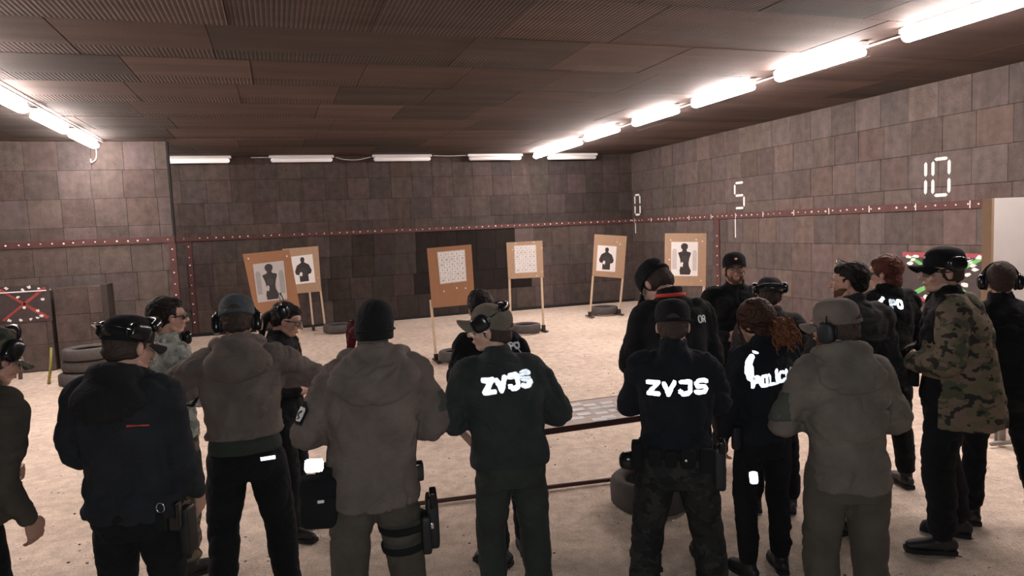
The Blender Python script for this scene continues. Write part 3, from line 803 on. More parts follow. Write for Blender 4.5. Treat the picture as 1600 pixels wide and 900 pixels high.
# ------------------------------------------------------------------ people
M_SKIN = plain('skin', (.48, .26, .19), .55, var=.1, scale=25, bmp=.1)
M_SKIN_P = plain('pale_skin', (.56, .33, .25), .55, var=.1, scale=25, bmp=.1)
M_LIP = plain('lip', (.34, .13, .11), .5)
M_EYE = plain('eye_white', (.7, .66, .63), .3)
M_IRIS = plain('dark_iris', (.03, .02, .015), .2)
M_HAIR_D = fabric('dark_hair', (.016, .012, .011), .6, weave=180, bmp=.9, sheen=.05)
M_HAIR_S = fabric('short_cropped_hair', (.06, .04, .033), .75, weave=300, bmp=.6, sheen=.05)
M_HAIR_A = fabric('auburn_hair', (.10, .032, .02), .55, weave=120, bmp=.9, sheen=.05)
M_HAIR_C = fabric('curly_brown_hair', (.055, .024, .016), .6, weave=90, bmp=1.0, sheen=.05)
M_HAIR_R = fabric('red_dyed_hair', (.10, .010, .012), .55, weave=120, bmp=.9, sheen=.05)
M_HAIR_CT = fabric('copper_curls', (.17, .062, .03), .6, weave=90, bmp=1.0, sheen=.05)
M_BEARD = fabric('short_beard', (.13, .065, .042), .8, weave=300, bmp=.8, sheen=0)
F_BLACK = fabric('black_cloth', (.0095, .0098, .0115))
F_NAVY = fabric('blue_black_softshell', (.012, .0135, .0170))
F_NAVY2 = fabric('faded_black_softshell', (.021, .0225, .027))
F_BLACK2 = fabric('washed_black_cloth', (.0155, .015, .0155))
F_TAUPE = fabric('grey_brown_shell', (0.1408, 0.1120, 0.0976))
F_TAUPE2 = fabric('olive_grey_shell', (0.1408, 0.1184, 0.1008))
F_OLIVED = fabric('dark_olive_shell', (0.0625, 0.0525, 0.0425))
F_OLIVE = fabric('olive_ripstop', (0.0841, 0.0725, 0.0580))
F_GREEND = fabric('dark_green_shell', (0.0311, 0.0365, 0.0347))
F_GREEND2 = fabric('dark_green_trouser_cloth', (0.0369, 0.0421, 0.0369))
F_GREYB = fabric('charcoal_fleece', (0.0336, 0.0312, 0.0312))
F_GREYCAP = fabric('slate_grey_knit', (0.0700, 0.0784, 0.0840))
F_KHAKI = fabric('khaki_cap_cloth', (.15, .125, .095))
F_BLKCAP = fabric('black_cap_cloth', (.010, .010, .011))
F_PATCH = fabric('grey_green_loop_panel', (0.0600, 0.0630, 0.0540))
C_ACU = camo('grey_digital_camouflage', [(.30, .31, .28), (.18, .20, .17), (.42, .42, .38)], 16, (1, 1, 1), pixel=.012)
C_WOOD = camo('woodland_camouflage', [(.15, .125, .085), (.082, .085, .055), (.19, .135, .10), (.035, .032, .028)], 9.5, (1, 1, 1.5))
C_DARK = camo('dark_camouflage', [(.024, .023, .022), (.036, .034, .032), (.016, .016, .016)], 13, (1, 1, 1.4))
C_CAP = camo('camouflage_cap_cloth', [(.10, .09, .065), (.05, .055, .04), (.03, .028, .024)], 20, (1, 1, 1))
M_GLOSS = plain('glossy_black_plastic', (.012, .012, .013), .22, var=.1)
M_MATTE = plain('matte_black_plastic', (.014, .014, .015), .55, var=.1)
M_WEB = fabric('black_webbing', (.012, .012, .012))
M_REFL, _nt, _b = new_mat('silver_reflective_film')
_b.inputs['Base Color'].default_value = (.96, .98, 1, 1); _b.inputs['Metallic'].default_value = .85; _b.inputs['Roughness'].default_value = .58
M_WHT = plain('white_print', (.8, .8, .8), .6)
M_RED = plain('red_lanyard', (.62, .05, .03), .7)
M_DRED = plain('dark_red_print', (.20, .02, .03), .7)
M_BLUE = plain('blue_print', (.03, .07, .4), .6)
M_CHROME = plain('bright_metal', (.7, .7, .7), .25, 1.0)
M_LENS, _nt, _b = new_mat('clear_lens')
_b.inputs['Base Color'].default_value = (.8, .85, .85, 1); _b.inputs['Roughness'].default_value = .05
_b.inputs['Transmission Weight'].default_value = .95; _b.inputs['IOR'].default_value = 1.1
M_SMOKE, _nt, _b = new_mat('smoked_lens')
_b.inputs['Base Color'].default_value = (.03, .03, .035, 1); _b.inputs['Roughness'].default_value = .08

SH = {-1: np.array([-.185, -.01, 1.44]), 1: np.array([.185, -.01, 1.44])}
ARMS = {  # elbow, wrist (for the right side, +X), hand direction
    'fold': ((.265, .02, 1.165), (.085, .175, 1.13), (-1, .25, .0)),
    'foldin': ((.25, .04, 1.165), (.05, .2, 1.14), (-1, .3, .0)),
    'wide': ((.30, .02, 1.165), (.10, .20, 1.14), (-1, .3, -.05)),
    'crossed': ((.25, .10, 1.20), (.03, .25, 1.20), (-1, .0, .1)),
    'high': ((.385, .11, 1.30), (.18, .28, 1.25), (-1, .3, -.05)),
    'front': ((.24, .05, 1.165), (.13, .27, 1.06), (-.2, 1, -.2)),
    'hang': ((.235, -.03, 1.15), (.245, .06, .90), (.0, .15, -1)),
    'hangf': ((.23, -.0, 1.15), (.225, .14, .93), (-.05, .25, -1)),
}
def hand(g, W, D, pn, side, curl=.6):
    """palm, four bent fingers of unequal length, thumb from the side of the palm"""
    W = np.array(W); D = np.array(D, float); D /= np.linalg.norm(D); pn = np.array(pn, float); pn -= D*(pn@D); pn /= np.linalg.norm(pn)
    X = np.cross(D, pn)*side
    g.add(*stube([W-D*.02, W+D*.02, W+D*.055, W+D*.085], [(.026, .02), (.034, .017), (.041, .015), (.040, .012)], 3, ref=pn, n=14))
    for i, (o, L) in enumerate(((-.031, .066), (-.0105, .076), (.0105, .072), (.031, .056))):
        a0 = .25+curl*.5; p = W+D*.084+X*(-o); d = D*1.0; pts = [p-D*.012, p]; rr = [.0095, .0092]
        ang = 0
        for j, f in enumerate((.45, .32, .23)):
            ang += a0 if j == 0 else curl*.85
            v = D*math.cos(ang)+pn*math.sin(ang)+X*(-o)*1.2; p = p+v*L*f*1.15; pts.append(p); rr.append(.0088-.0008*j)
        g.add(*tube(pts, rr, n=10, ref=X))
    b = W+D*.025+X*.028
    g.add(*stube([W+D*.012+X*.016, b+X*.012+pn*.006, b+D*.03+X*.026+pn*.014, b+D*.058+X*.024+pn*.022], [.014, .0125, .0105, .009], 3, n=10, ref=pn))

def smoothstep(x, a, b):
    t = np.clip((x-a)/(b-a), 0, 1); return t*t*(3-2*t)

def person(px, py, s, head=0, turn=0, nod=0, lean=0, side_lean=0, label='', jacket=None, trousers=None, skin=None, arms=('fold', 'fold'),
           w=1.0, puff=0.0, hem=.86, feet=((-.13, 0, 8), (.13, .0, 8)), hood=None, hoodsize=1.0, collar=1.0, female=False, face=True, seed=1,
           tmat=None, fold_amp=.024, crown=.140, gloves=None, boots=True, twist=0, legw=1.0, belly=1.0, ankle=1.0):
    dep = FPX/s; top = at_depth(px, py, dep)
    H = top[2]; k = H/1.80
    az = math.degrees(math.atan2(top[0], top[1]))
    root = empty('person', (0, 0, 0), -math.radians(az+head))
    tag(root, label, 'person')
    sk = skin or M_SKIN
    Mh = tr(0, .005, 1.54)@rotm('Z', -turn)@rotm('X', -nod)@tr(0, .018, .118)@Matrix.Scale(1.045, 4)
    la, sl = math.radians(-lean), math.radians(side_lean)
    def bend(V):
        V = np.array(V, float); t = smoothstep(V[:, 2], .85, 1.35)
        if lean:
            a = la*t; y_, z = V[:, 1].copy(), V[:, 2]-.95
            V[:, 1] = y_*np.cos(a)-z*np.sin(a); V[:, 2] = .95+y_*np.sin(a)+z*np.cos(a)
        if side_lean: V[:, 0] += np.tan(sl)*np.maximum(V[:, 2]-.95, 0)*t
        return V
    # put the crown of the head exactly where the photo has it
    crown = bend(xf([(0, -.01, crown)], Mh))[0]
    kk = H/crown[2]; k = kk
    R = np.array(rotm('Z', -(az+head)))[:2, :2]
    off = R@(crown[:2]*k)
    root.location = (top[0]-off[0], top[1]-off[1], 0)
    def fin(V): return bend(V)*k
    P = {'root': root, 'k': k, 'Mh': Mh, 'fin': fin, 'seed': seed}
    def add(name, V, F, mat, parent=root, smooth=True): return make(name, fin(V), F, mat, parent, smooth)
    P['add'] = add
    fw = .93 if female else 1.0
    # --- skeleton points
    J = {}
    for i, sd in enumerate((-1, 1)):
        e, wr_, hd = [np.array(q) for q in ARMS[arms[i]]]; f = np.array([sd, 1, 1])
        J[sd] = dict(S=SH[sd]*[fw*w, 1, 1], E=e*f*[fw*w if w > 1 else 1, 1, 1], W=wr_*f, D=hd*f)
        fx, fy, toe = feet[i]
        hip = np.array([.095*sd, 0, .93]); ank = np.array([fx, fy-.03, .09]); kn = (hip+ank)/2+[0.01*sd, .035, .02]
        J[sd].update(hip=hip, ank=ank, kn=kn, toe=toe*sd)
    # --- body: one continuous skin surface
    g = G()
    g.add(*zloft(smooth_rings([(.84, .12, .09, -.01), (.93, .155, .105, -.01), (1.06, .14, .09, 0), (1.2, .145, .098, 0), (1.34, .155, .092, -.005), (1.42, .135, .072, -.01), (1.48, .09, .06, -.012), (1.52, .055, .055, -.01)])))
    for sd in (-1, 1):
        j = J[sd]; Dn = j['D']/np.linalg.norm(j['D'])
        g.add(*stube([j['S']*[.7, 1, 1], j['S'], (j['S']+j['E'])/2, j['E'], (j['E']*.6+j['W']*.4), j['W']], [.045, .046, .040, .034, .034, .026], 3))
        g.add(*stube([j['hip'], (j['hip']+j['kn'])/2, j['kn'], j['kn']*.65+j['ank']*.35+[0, -.015, 0], j['ank']], [.082, .072, .052, .052, .036], 3))
        a = math.radians(j['toe']); fd = np.array([math.sin(a), math.cos(a), 0])
        g.add(*stube([j['ank']-fd*.03+[0, 0, -.045], j['ank']+fd*.05+[0, 0, -.05], j['ank']+fd*.15+[0, 0, -.065]], [(.03, .032), (.036, .03), (.032, .02)], 3, ref=(0, 0, 1)))
        hang = arms[0 if sd < 0 else 1].startswith('hang')
        pn = np.array([-sd, .0, 0.0]) if hang else np.array([0, -1, -.3])
        hand(g, j['W'], Dn, pn, sd if hang else sd, .55 if hang else .5)
    hg = G()
    hg.add(*ellipsoid((0, -.018, .028), (.0755, .095, .088)))
    hg.add(*ellipsoid((0, .03, -.03), (.06, .062, .078)))
    hg.add(*ellipsoid((0, .052, .02), (.056, .042, .045)))
    hg.add(*ellipsoid((0, .060, -.088), (.03, .028, .024)))
    hg.add(*tube([(-.05, .0, -.07), (-.028, .05, -.092), (0, .066, -.096), (.028, .05, -.092), (.05, .0, -.07)], [.016, .017, .018, .017, .016], n=10))
    hg.add(*tube([(0, .092, .012), (0, .104, -.01), (0, .116, -.03)], [.008, .0095, .0125], n=10))
    for sd in (-1, 1):
        hg.add(*ellipsoid((.011*sd, .105, -.034), (.008, .009, .007), seg=10, rings=6))
        hg.add(*ellipsoid((.038*sd, .066, -.03), (.024, .023, .022), seg=14, rings=8))
        hg.add(*ellipsoid((.03*sd, .086, .018), (.024, .010, .009), seg=12, rings=8))
        hg.add(*ellipsoid((.077*sd, -.008, -.012), (.010, .019, .031), rotm('Z', 14*sd), seg=12, rings=8))
    hg.add(*ellipsoid((0, .091, -.060), (.023, .010, .0055), seg=12, rings=8))
    hg.add(*ellipsoid((0, .089, -.070), (.019, .010, .006), seg=12, rings=8))
    hv = xf(hg.v(), Mh); g.add(hv, hg.F)
    neck_top = xf([(0, -.022, -.055)], Mh)[0]
    g.add(*stube([(0, -.012, 1.45), (0, -.008, 1.52), neck_top], [.062, .056, .054], 3, n=18))
    V, F = voxel(g.v(), g.F, .0062, 1, .5)
    body = add('body', V, F, sk)
    if gloves is not None:
        pass
    # --- face details
    if face:
        for sd in (-1, 1):
            V, F = ellipsoid((.030*sd, .077, -.001), (.0125, .011, .0085), seg=12, rings=8); e_ = add('eye', xf(V, Mh), F, M_EYE)
            V, F = ellipsoid((.030*sd, .0865, -.001), (.0045, .002, .0045), seg=10, rings=6); make('iris', fin(xf(V, Mh)), F, M_IRIS, e_)
            V, F = tube([(.014*sd, .096, .021), (.03*sd, .0955, .026), (.046*sd, .086, .021)], [.0035, .004, .0028], n=6); add('eyebrow', xf(V, Mh), F, M_HAIR_S)
        V, F = tube([(-.02, .0975, -.0645), (0, .1025, -.0645), (.02, .0975, -.0645)], [.0022, .0035, .0022], n=6); add('mouth', xf(V, Mh), F, M_LIP)
    # --- trousers
    if trousers is not None:
        tw = legw
        g = G()
        g.add(*zloft(smooth_rings([(.80, .17, .12, -.01), (.88, .182, .13, -.012), (.97, .172, .122, -.008), (1.05, .16, .112, 0)])))
        for sd in (-1, 1):
            j = J[sd]; hp = j['hip']+[0, 0, -.02]
            g.add(*stube([hp, (hp+j['kn'])/2, j['kn'], (j['kn']+j['ank'])/2+[0, -.012, 0], j['ank']+[0, 0, .055]], [.098*tw, .093*tw, .079*tw, .074*tw, .068*ankle], 4, n=20))
        V, F = voxel(g.v(), g.F, .0105, 4, .5)
        V = folds(V, F, .009, seed+40, 6, 15)
        low = V[:, 2] < .32; V[low, :2] += ((vnoise(V[low]*[7, 7, 30]+seed)-.5)*.016)[:, None]*np.sign(V[low, :2])
        P['trousers'] = add('trousers', V, F, trousers)
    # --- boots
    if boots:
        for sd in (-1, 1):
            j = J[sd]; a = math.radians(j['toe']); fd = np.array([math.sin(a), math.cos(a), 0]); b = j['ank']*[1, 1, 0]
            g = G()
            g.add(*stube([b-fd*.055+[0, 0, .055], b+[0, 0, .058], b+fd*.09+[0, 0, .048], b+fd*.165+[0, 0, .038]], [(.036, .038), (.04, .045), (.047, .036), (.040, .027)], 3, ref=(0, 0, 1), n=18))
            g.add(*stube([b-fd*.01+[0, 0, .05], b-fd*.008+[0, 0, .12], b-fd*.005+[0, 0, .21]], [.046, .046, .05], 2, n=18))
            V, F = voxel(g.v(), g.F, .009, 2, .5)
            bt = add('boot', V, F, M_MATTE)
            rr = [(-.08, .032), (-.04, .040), (.03, .037), (.1, .049), (.16, .046), (.195, .03)]
            n = np.array([fd[1], -fd[0], 0]); V = []
            for z in (0.0, .026):
                for u, hw in rr: V.append(b+fd*u+n*hw+[0, 0, z])
                for u, hw in rr[::-1]: V.append(b+fd*u-n*hw+[0, 0, z])
            m = 12; make('sole', fin(V), [tuple(range(m-1, -1, -1)), tuple(range(m, 2*m))]+[(i, (i+1) % m, m+(i+1) % m, m+i) for i in range(m)], M_BLACK, bt, False)
    # --- jacket
    if jacket is not None:
        g = G(); q = w*fw; pf = puff
        rings = [(hem, .192*q+pf, .138*belly+pf, -.008), (hem+.03, .198*q+pf, .143*belly+pf, -.008), ((hem+1.08)/2, .192*q+pf, .138*belly+pf, -.004), (1.08, .182*q+pf, .128*belly+pf, 0), (1.2, .192*q+pf, .135*belly+pf, -.004),
                 (1.32, .206*q+pf, .138+pf, -.008), (1.42, .200*q+pf, .124+pf*.8, -.012), (1.475, .165*q+pf*.5, .100+pf*.5, -.014), (1.515, .115+pf*.3, .084, -.012), (1.54, .088, .080, -.008)]
        g.add(*zloft(smooth_rings(rings, 3), 40, .9))
        if collar: g.add(*zloft([(1.50, .088, .083, -.006), (1.535, .080, .078, -.004), (1.535+.045*collar, .077, .077, -.002), (1.535+.05*collar, .07, .07, -.002)], 30, 1.0))
        for sd in (-1, 1):
            j = J[sd]; S, E_, W_ = j['S'], j['E'], j['W']; f = (E_-S)
            g.add(*stube([S*[.55, 1, 1]+[0, 0, .005], S*[.95, 1, 1], S+f*.45, E_, E_*.55+W_*.45, W_-(W_-E_)*.06],
                         [.085, .078+pf*.5, .068+pf*.6, .064+pf*.5, .058+pf*.4, .047+pf*.15], 4, n=20))
        V, F = voxel(g.v(), g.F, .0095, 5, .5)
        V = folds(V, F, fold_amp, seed, 6.5, 13)
        P['jV'], P['jF'] = V, F
        P['jacket'] = add('jacket', V, F, jacket)
        P['bvh'] = BVHTree.FromPolygons([tuple(v) for v in V], [tuple(map(int, f)) for f in F])
    if hood is not None:
        hs = hoodsize; g = G()
        g.add(*ellipsoid((0, -.118, 1.455-.012*hs), (.175*hs, .078, .105*hs), rotm('X', -22), seg=28, rings=18))
        g.add(*ellipsoid((0, -.085, 1.51), (.125*hs, .066, .075)))
        g.add(*stube([(-.105*hs, .055, 1.47), (-.115*hs, .0, 1.525), (-.075, -.07, 1.555), (0, -.098, 1.565), (.075, -.07, 1.555), (.115*hs, .0, 1.525), (.105*hs, .055, 1.47)], [.028, .038, .04, .042, .04, .038, .028], 3, n=14))
        V, F = voxel(g.v(), g.F, .0095, 4, .5); V = folds(V, F, .012, seed+77, 7, 14)
        P['hood'] = add('hood', V, F, hood)
    return P

# ---------- head wear, all in the frame of the head
def hput(P, name, V, F, mat, parent=None, smooth=True):
    return make(name, P['fin'](xf(V, P['Mh'])), F, mat, parent or P['root'], smooth)
def hair(P, mat, full=1.0, back=0.0, long=False, name='hair', under=False):
    g = G()
    if under: g.add(*zloft([(-.055, .062, .060, -.045), (-.03, .074, .080, -.030), (.0, .0795, .088, -.026), (.04, .079, .088, -.026)], 36, 1.0))
    else: g.add(*ellipsoid((0, -.030, .036), (.0815*full, .096*full, .091*full), seg=24, rings=16))
    g.add(*ellipsoid((0, -.062, -.02), (.066, .052, .055)))
    if not under: g.add(*ellipsoid((0, .03, .075), (.058, .055, .040)))
    if long: g.add(*ellipsoid((0, -.06, -.05), (.075, .06, .09)))
    V, F = voxel(g.v(), g.F, .006, 2, .5)
    Nn = vnormals(V, F); V = V+Nn*((vnoise(V*[70, 30, 70]+P['seed'])-.5)*.008)[:, None]
    return hput(P, name, V, F, mat)
def cap(P, mat, pitch=0, yaw=0, badge=False, strap=True, brim=True, dz=0.0, brim_mat=None, opening=True):
    M = tr(0, -.012, .028+dz)@rotm('Z', -yaw)@rotm('X', -pitch)
    g = G()
    rings = smooth_rings([(-.010, .0885, .108, 0), (.02, .0890, .108, 0), (.055, .086, .103, -.002), (.082, .072, .087, -.004), (.100, .048, .058, -.006), (.107, .012, .014, -.008)], 3)
    V, F = zloft(rings, 40, 1.0)
    nv = vnormals(V[:, :], np.array([f for f in F if len(f) == 4])); V = V+nv*((vnoise(V*[28, 28, 28]+P['seed'])-.5)*.006)[:, None]
    c = hput(P, 'cap', xf(V, M), F, mat)
    V, F = ellipsoid((0, -.008, .103), (.008, .008, .004), seg=10, rings=6); hput(P, 'button', xf(V, M), F, mat, c)
    if brim:
        V = []; F = []; na, nr = 17, 6
        for lay in (0, 1):
            for i in range(na):
                a = math.radians(-62+124*i/(na-1))
                for r_ in range(nr):
                    t = r_/(nr-1); ext = .082*t*math.cos(a)**.6
                    x = .0845*math.sin(a)*(1+.06*t); y = .101*math.cos(a)+ext
                    z = -.002-.012*t-.20*abs(math.sin(a))**2*.09-.03*(abs(math.sin(a))**2)*t-.0045*lay
                    V.append((x, y, z))
        m = na*nr
        for i in range(na-1):
            for r_ in range(nr-1):
                a = i*nr+r_; F.append((a, a+nr, a+nr+1, a+1)); F.append((m+a, m+a+1, m+a+nr+1, m+a+nr))
        for i in range(na-1):
            a = i*nr+nr-1; F.append((a, a+nr, m+a+nr, m+a))
        for r_ in range(nr-1):
            F.append((r_, r_+1, m+r_+1, m+r_)); b = (na-1)*nr+r_; F.append((b+1, b, m+b, m+b+1))
        hput(P, 'brim', xf(V, M), F, brim_mat or mat, c)
    if badge:
        V, F = ellipsoid((0, .100, .038), (.017, .006, .015), rotm('X', 12), seg=16, rings=8); b = hput(P, 'badge', xf(V, M), F, M_RED, c)
        V, F = ellipsoid((0, .105, .039), (.009, .004, .008), rotm('X', 12), seg=12, rings=6); hput(P, 'badge_centre', xf(V, M), F, M_WHT, b)
    if opening:
        # arched gap at the back with the strap across
        V = []; nj = 11
        for i in range(5):
            for j in range(nj):
                a = math.radians(-90+(-26+52*j/(nj-1))*(1-.0*i)); z = -.004+.034*(i/4)*math.cos(math.radians(-80+160*j/(nj-1)))
                s_ = 1.03-.12*max(z, 0)**1.3; V.append((.0890*s_*math.cos(a), .108*s_*math.sin(a), z))
        F = [(i*nj+j, i*nj+j+1, (i+1)*nj+j+1, (i+1)*nj+j) for i in range(4) for j in range(nj-1)]
        hput(P, 'cap_opening', xf(V, M), F, M_HAIR_S, c)
        V, F = tube([(.0915*math.cos(math.radians(a)), .1115*math.sin(math.radians(a)), .0) for a in range(-122, -57, 8)], [(.0025, .008)]*9, n=8, ref=(0, 0, 1), round_=False)
        hput(P, 'strap', xf(V, M), F, mat, c)
    return c
def beanie(P, mat):
    g = G(); g.add(*ellipsoid((0, -.02, .038), (.089, .105, .098), seg=28, rings=18)); g.add(*zloft([(-.055, .083, .098, -.022), (-.05, .087, .102, -.022), (.03, .0905, .107, -.02), (.05, .086, .1, -.02)], 36, 1.0))
    V, F = voxel(g.v(), g.F, .006, 3, .5); V = folds(V, F, .003, P['seed'], 9, 20)
    V, F = cut(V, F, lambda C: ~((C[:, 1] > .055) & (C[:, 2] < -.0)))
    b = hput(P, 'beanie', V, F, mat)
    V, F = tube([(.091*math.cos(a), -.021+.108*math.sin(a), -.01) for a in np.linspace(0, 2*math.pi, 33)[:-1]], [(.003, .004)]*32, n=6, closed=True); hput(P, 'fold_seam', V, F, mat, b)
    return b
def muffs(P, dy=0, dz=-.012, band_tilt=0, mat=None, band=True, spread=.0, front=False):
    """ear defenders: two cups and the band over the head"""
    mat = mat or M_GLOSS
    M = tr(0, dy-.005, dz)@rotm('X', band_tilt)
    root = None
    pts = [(.099*math.cos(a)*1.0, 0, .132*math.sin(a)) for a in np.linspace(.12, math.pi-.12, 21)]
    V, F = tube([(x, y, z*(.93 if dz > -.03 else 1)) for x, y, z in pts], [(.012, .004)]*21, n=8, ref=(0, 1, 0), round_=False)
    # orient: wide along y
    root = hput(P, 'earmuffs', xf(V, M), F, mat)
    for sd in (-1, 1):
        V, F = ellipsoid((0, 0, 0), (.024, .041, .051), seg=22, rings=12, e=.7); c = hput(P, 'ear_cup', xf(V, M@tr((.102+spread)*sd, 0, 0)), F, mat, root)
        V, F = tube([(.080*sd, .035*math.cos(a), .044*math.sin(a)) for a in np.linspace(0, 2*math.pi, 21)[:-1]], [.009]*20, n=8, closed=True); hput(P, 'ear_cushion', xf(V, M), F, M_MATTE, root)
        V, F = sbox((.121*sd, 0, 0), (.004, .022, .009)); hput(P, 'cup_mark', xf(V, M), F, M_WHT if False else M_MATTE, root)
        V, F = tube([(.112*sd, 0, .04), (.101*sd, 0, .06)], [.004, .004], n=8); hput(P, 'cup_hinge', xf(V, M), F, M_CHROME, root)
    return root
def glasses(P, dark=True, lens=None, on_head=False, light=False):
    fr = M_MATTE if not light else M_WHT
    M = (tr(0, .0, 0) if not on_head else tr(0, -.03, .085)@rotm('X', 25))
    V, F = tube([(-.066, .062, .006), (-.03, .102, .011), (0, .108, .012), (.03, .102, .011), (.066, .062, .006)], [.003]*5, n=8)
    root = hput(P, 'safety_glasses', xf(V, M), F, fr)
    for sd in (-1, 1):
        V, F = tube([(.066*sd, .062, .006), (.079*sd, .03, .004), (.084*sd, -.012, .0)], [(.0022, .004)]*3, n=8, ref=(0, 0, 1)); hput(P, 'temple', xf(V, M), F, fr, root)
        V = []; F = []
        for lay in (0, .0018):
            for i in range(6):
                for j in range(4):
                    t = i/5; x = .008+.056*t; y = .107-.045*t**1.8+lay; z = .010-.034*(j/3)*(1-.35*(t-.4)**2)
                    V.append((x*sd, y, z))
        for i in range(5):
            for j in range(3): a = i*4+j; F.append((a, a+1, a+5, a+4)); F.append((24+a, 24+a+4, 24+a+5, 24+a+1))
        for i in range(5): F.append((i*4, i*4+4, 28+i*4, 24+i*4)); F.append((i*4+3, 27+i*4, 31+i*4, i*4+7))
        F.append((0, 24, 25, 1)); F.append((1, 25, 26, 2)); F.append((2, 26, 27, 3)); F.append((20, 21, 45, 44)); F.append((21, 22, 46, 45)); F.append((22, 23, 47, 46))
        hput(P, 'lens', xf(V, M), F, lens or (M_SMOKE if dark else M_LENS), root)
    return root
def goggles(P, z=.075, tilt=35, y=.0, yaw=0, strap=True):
    """goggles pushed up on the cap"""
    M = rotm('Z', -yaw)@tr(0, y, z)@rotm('X', tilt)
    V, F = stube([(-.075, .055, 0), (-.05, .095, .0), (0, .112, 0), (.05, .095, 0), (.075, .055, 0)], [(.022, .016)]*5, 3, n=12, ref=(0, 1, 0)); root = hput(P, 'goggles', xf(V, M), F, M_GLOSS)
    V, F = stube([(-.055, .104, 0), (0, .127, 0), (.055, .104, 0)], [(.017, .006)]*3, 4, n=10, ref=(0, 1, 0)); hput(P, 'goggle_lens', xf(V, M), F, M_SMOKE, root)
    if strap:
        pts = [(.092*math.cos(a), .108*math.sin(a)-.01, .058+.0*math.sin(a)) for a in np.linspace(math.radians(-215), math.radians(35), 24)]
        V, F = tube(pts, [(.002, .010)]*24, n=8, ref=(0, 0, 1), round_=False); hput(P, 'goggle_strap', V, F, M_WEB, root)
    return root
def beard(P, mat=None):
    g = G(); g.add(*ellipsoid((0, .030, -.052), (.0615, .062, .062))); g.add(*ellipsoid((0, .064, -.088), (.034, .030, .028)))
    V, F = voxel(g.v(), g.F, .006, 2)
    V, F = cut(V, F, lambda C: (C[:, 2] < -.045-.02*((C[:, 1] > .08) & (np.abs(C[:, 0]) < .026)) + .03*(C[:, 1] < .05)) & (C[:, 1] > .0))
    return hput(P, 'beard', V, F, mat or M_BEARD)

# ---------- things on the clothes
def on_jacket(P, u, z, back=True, off=.005, side=None):
    """point on the jacket surface; side=+1/-1: looks in from the side at (y=u,z)"""
    if side: o = Vector((side*1.0, u, z)); d = Vector((-side, 0, 0))
    else: o = Vector((u, -1.0 if back else 1.0, z)); d = Vector((0, 1 if back else -1, 0))
    h = P['bvh'].ray_cast(o, d)
    if h[0] is None: return None, None
    return np.array(h[0])+np.array(h[1])*off, np.array(h[1])
def ribbon(P, g, pts, hw, off=.006, side=None, back=True):
    """flat strip following the cloth; pts in (u,z)"""
    P2 = []
    for (a, b) in zip(pts[:-1], pts[1:]):
        a = np.array(a, float); b = np.array(b, float); n = max(1, int(np.linalg.norm(b-a)/.008))
        for i in range(n): P2.append(a+(b-a)*i/n)
    P2.append(np.array(pts[-1], float)); rows = []
    for i, p in enumerate(P2):
        t = P2[min(i+1, len(P2)-1)]-P2[max(i-1, 0)]; t /= np.linalg.norm(t)+1e-9; n = np.array([-t[1], t[0]])
        row = [on_jacket(P, *(p+n*hw*s_), off=off, side=side, back=back)[0] for s_ in (-1, -.33, .33, 1)]
        rows.append(row)
    V = []; F = []
    for i, row in enumerate(rows):
        if any(r is None for r in row): V += [np.zeros(3)]*4; rows[i] = None; continue
        V += row
    for i in range(len(rows)-1):
        if rows[i] is None or rows[i+1] is None: continue
        for j in range(3): a = i*4+j; F.append((a, a+1, a+5, a+4))
    if F: g.add(V, F)
STROKES = {
    'Z': [[(0, 1), (1, 1), (0, 0), (1, 0)]], 'V': [[(0, .9), (.42, 0), (1, 1)]], 'J': [[(.1, 1), (.95, 1), (.95, .15), (.7, 0), (.25, 0), (0, .2)]],
    'S': [[(1, .9), (.8, 1), (.2, 1), (0, .8), (.15, .55), (.85, .45), (1, .2), (.8, 0), (.2, 0), (0, .1)]],
    'P': [[(0, 0), (0, 1), (.8, 1), (1, .8), (.8, .5), (0, .5)]], 'O': [[(.2, 0), (0, .25), (0, .75), (.2, 1), (.8, 1), (1, .75), (1, .25), (.8, 0), (.2, 0)]],
    'L': [[(0, 1), (0, 0), (.9, 0)]], 'Í': [[(.5, 0), (.5, .85)], [(.45, 1.1), (.7, 1.3)]], 'C': [[(1, .85), (.75, 1), (.2, 1), (0, .75), (0, .25), (.2, 0), (.75, 0), (1, .15)]],
    'I': [[(.5, 0), (.5, 1)]], 'A': [[(0, 0), (.5, 1), (1, 0)], [(.25, .4), (.75, .4)]], 'R': [[(0, 0), (0, 1), (.8, 1), (1, .78), (.8, .5), (0, .5)], [(.45, .5), (1, 0)]]}
def lettering(P, text, cx, cz, w, h, gap, hw, slope=0, mat=None, off=.007, label=None, side=None):
    mat = mat or M_REFL; n = len(text); tot = n*w+(n-1)*gap; x = cx-tot/2
    for ch in text:
        g = G(); ww = w*.45 if ch in 'ÍI' else w
        if mat is M_REFL:
            retro_strokes(P, 'letter', [[(x+q[0]*ww, cz-h/2+q[1]*h+slope*(x+q[0]*ww-cx)) for q in st] for st in STROKES[ch]], hw, side, label=f'reflective letter {ch}')
            x += ww+gap; continue
        for st in STROKES[ch]:
            ribbon(P, g, [(x+p[0]*ww, cz-h/2+p[1]*h+slope*(x+p[0]*ww-cx)) for p in st], hw, off, side=side)
        x += ww+gap
        if mat is M_REFL: continue
        if g.V:
            o = make('letter', P['fin'](g.v()), g.F, mat, P['jacket']); o['label'] = f'white letter {ch}'
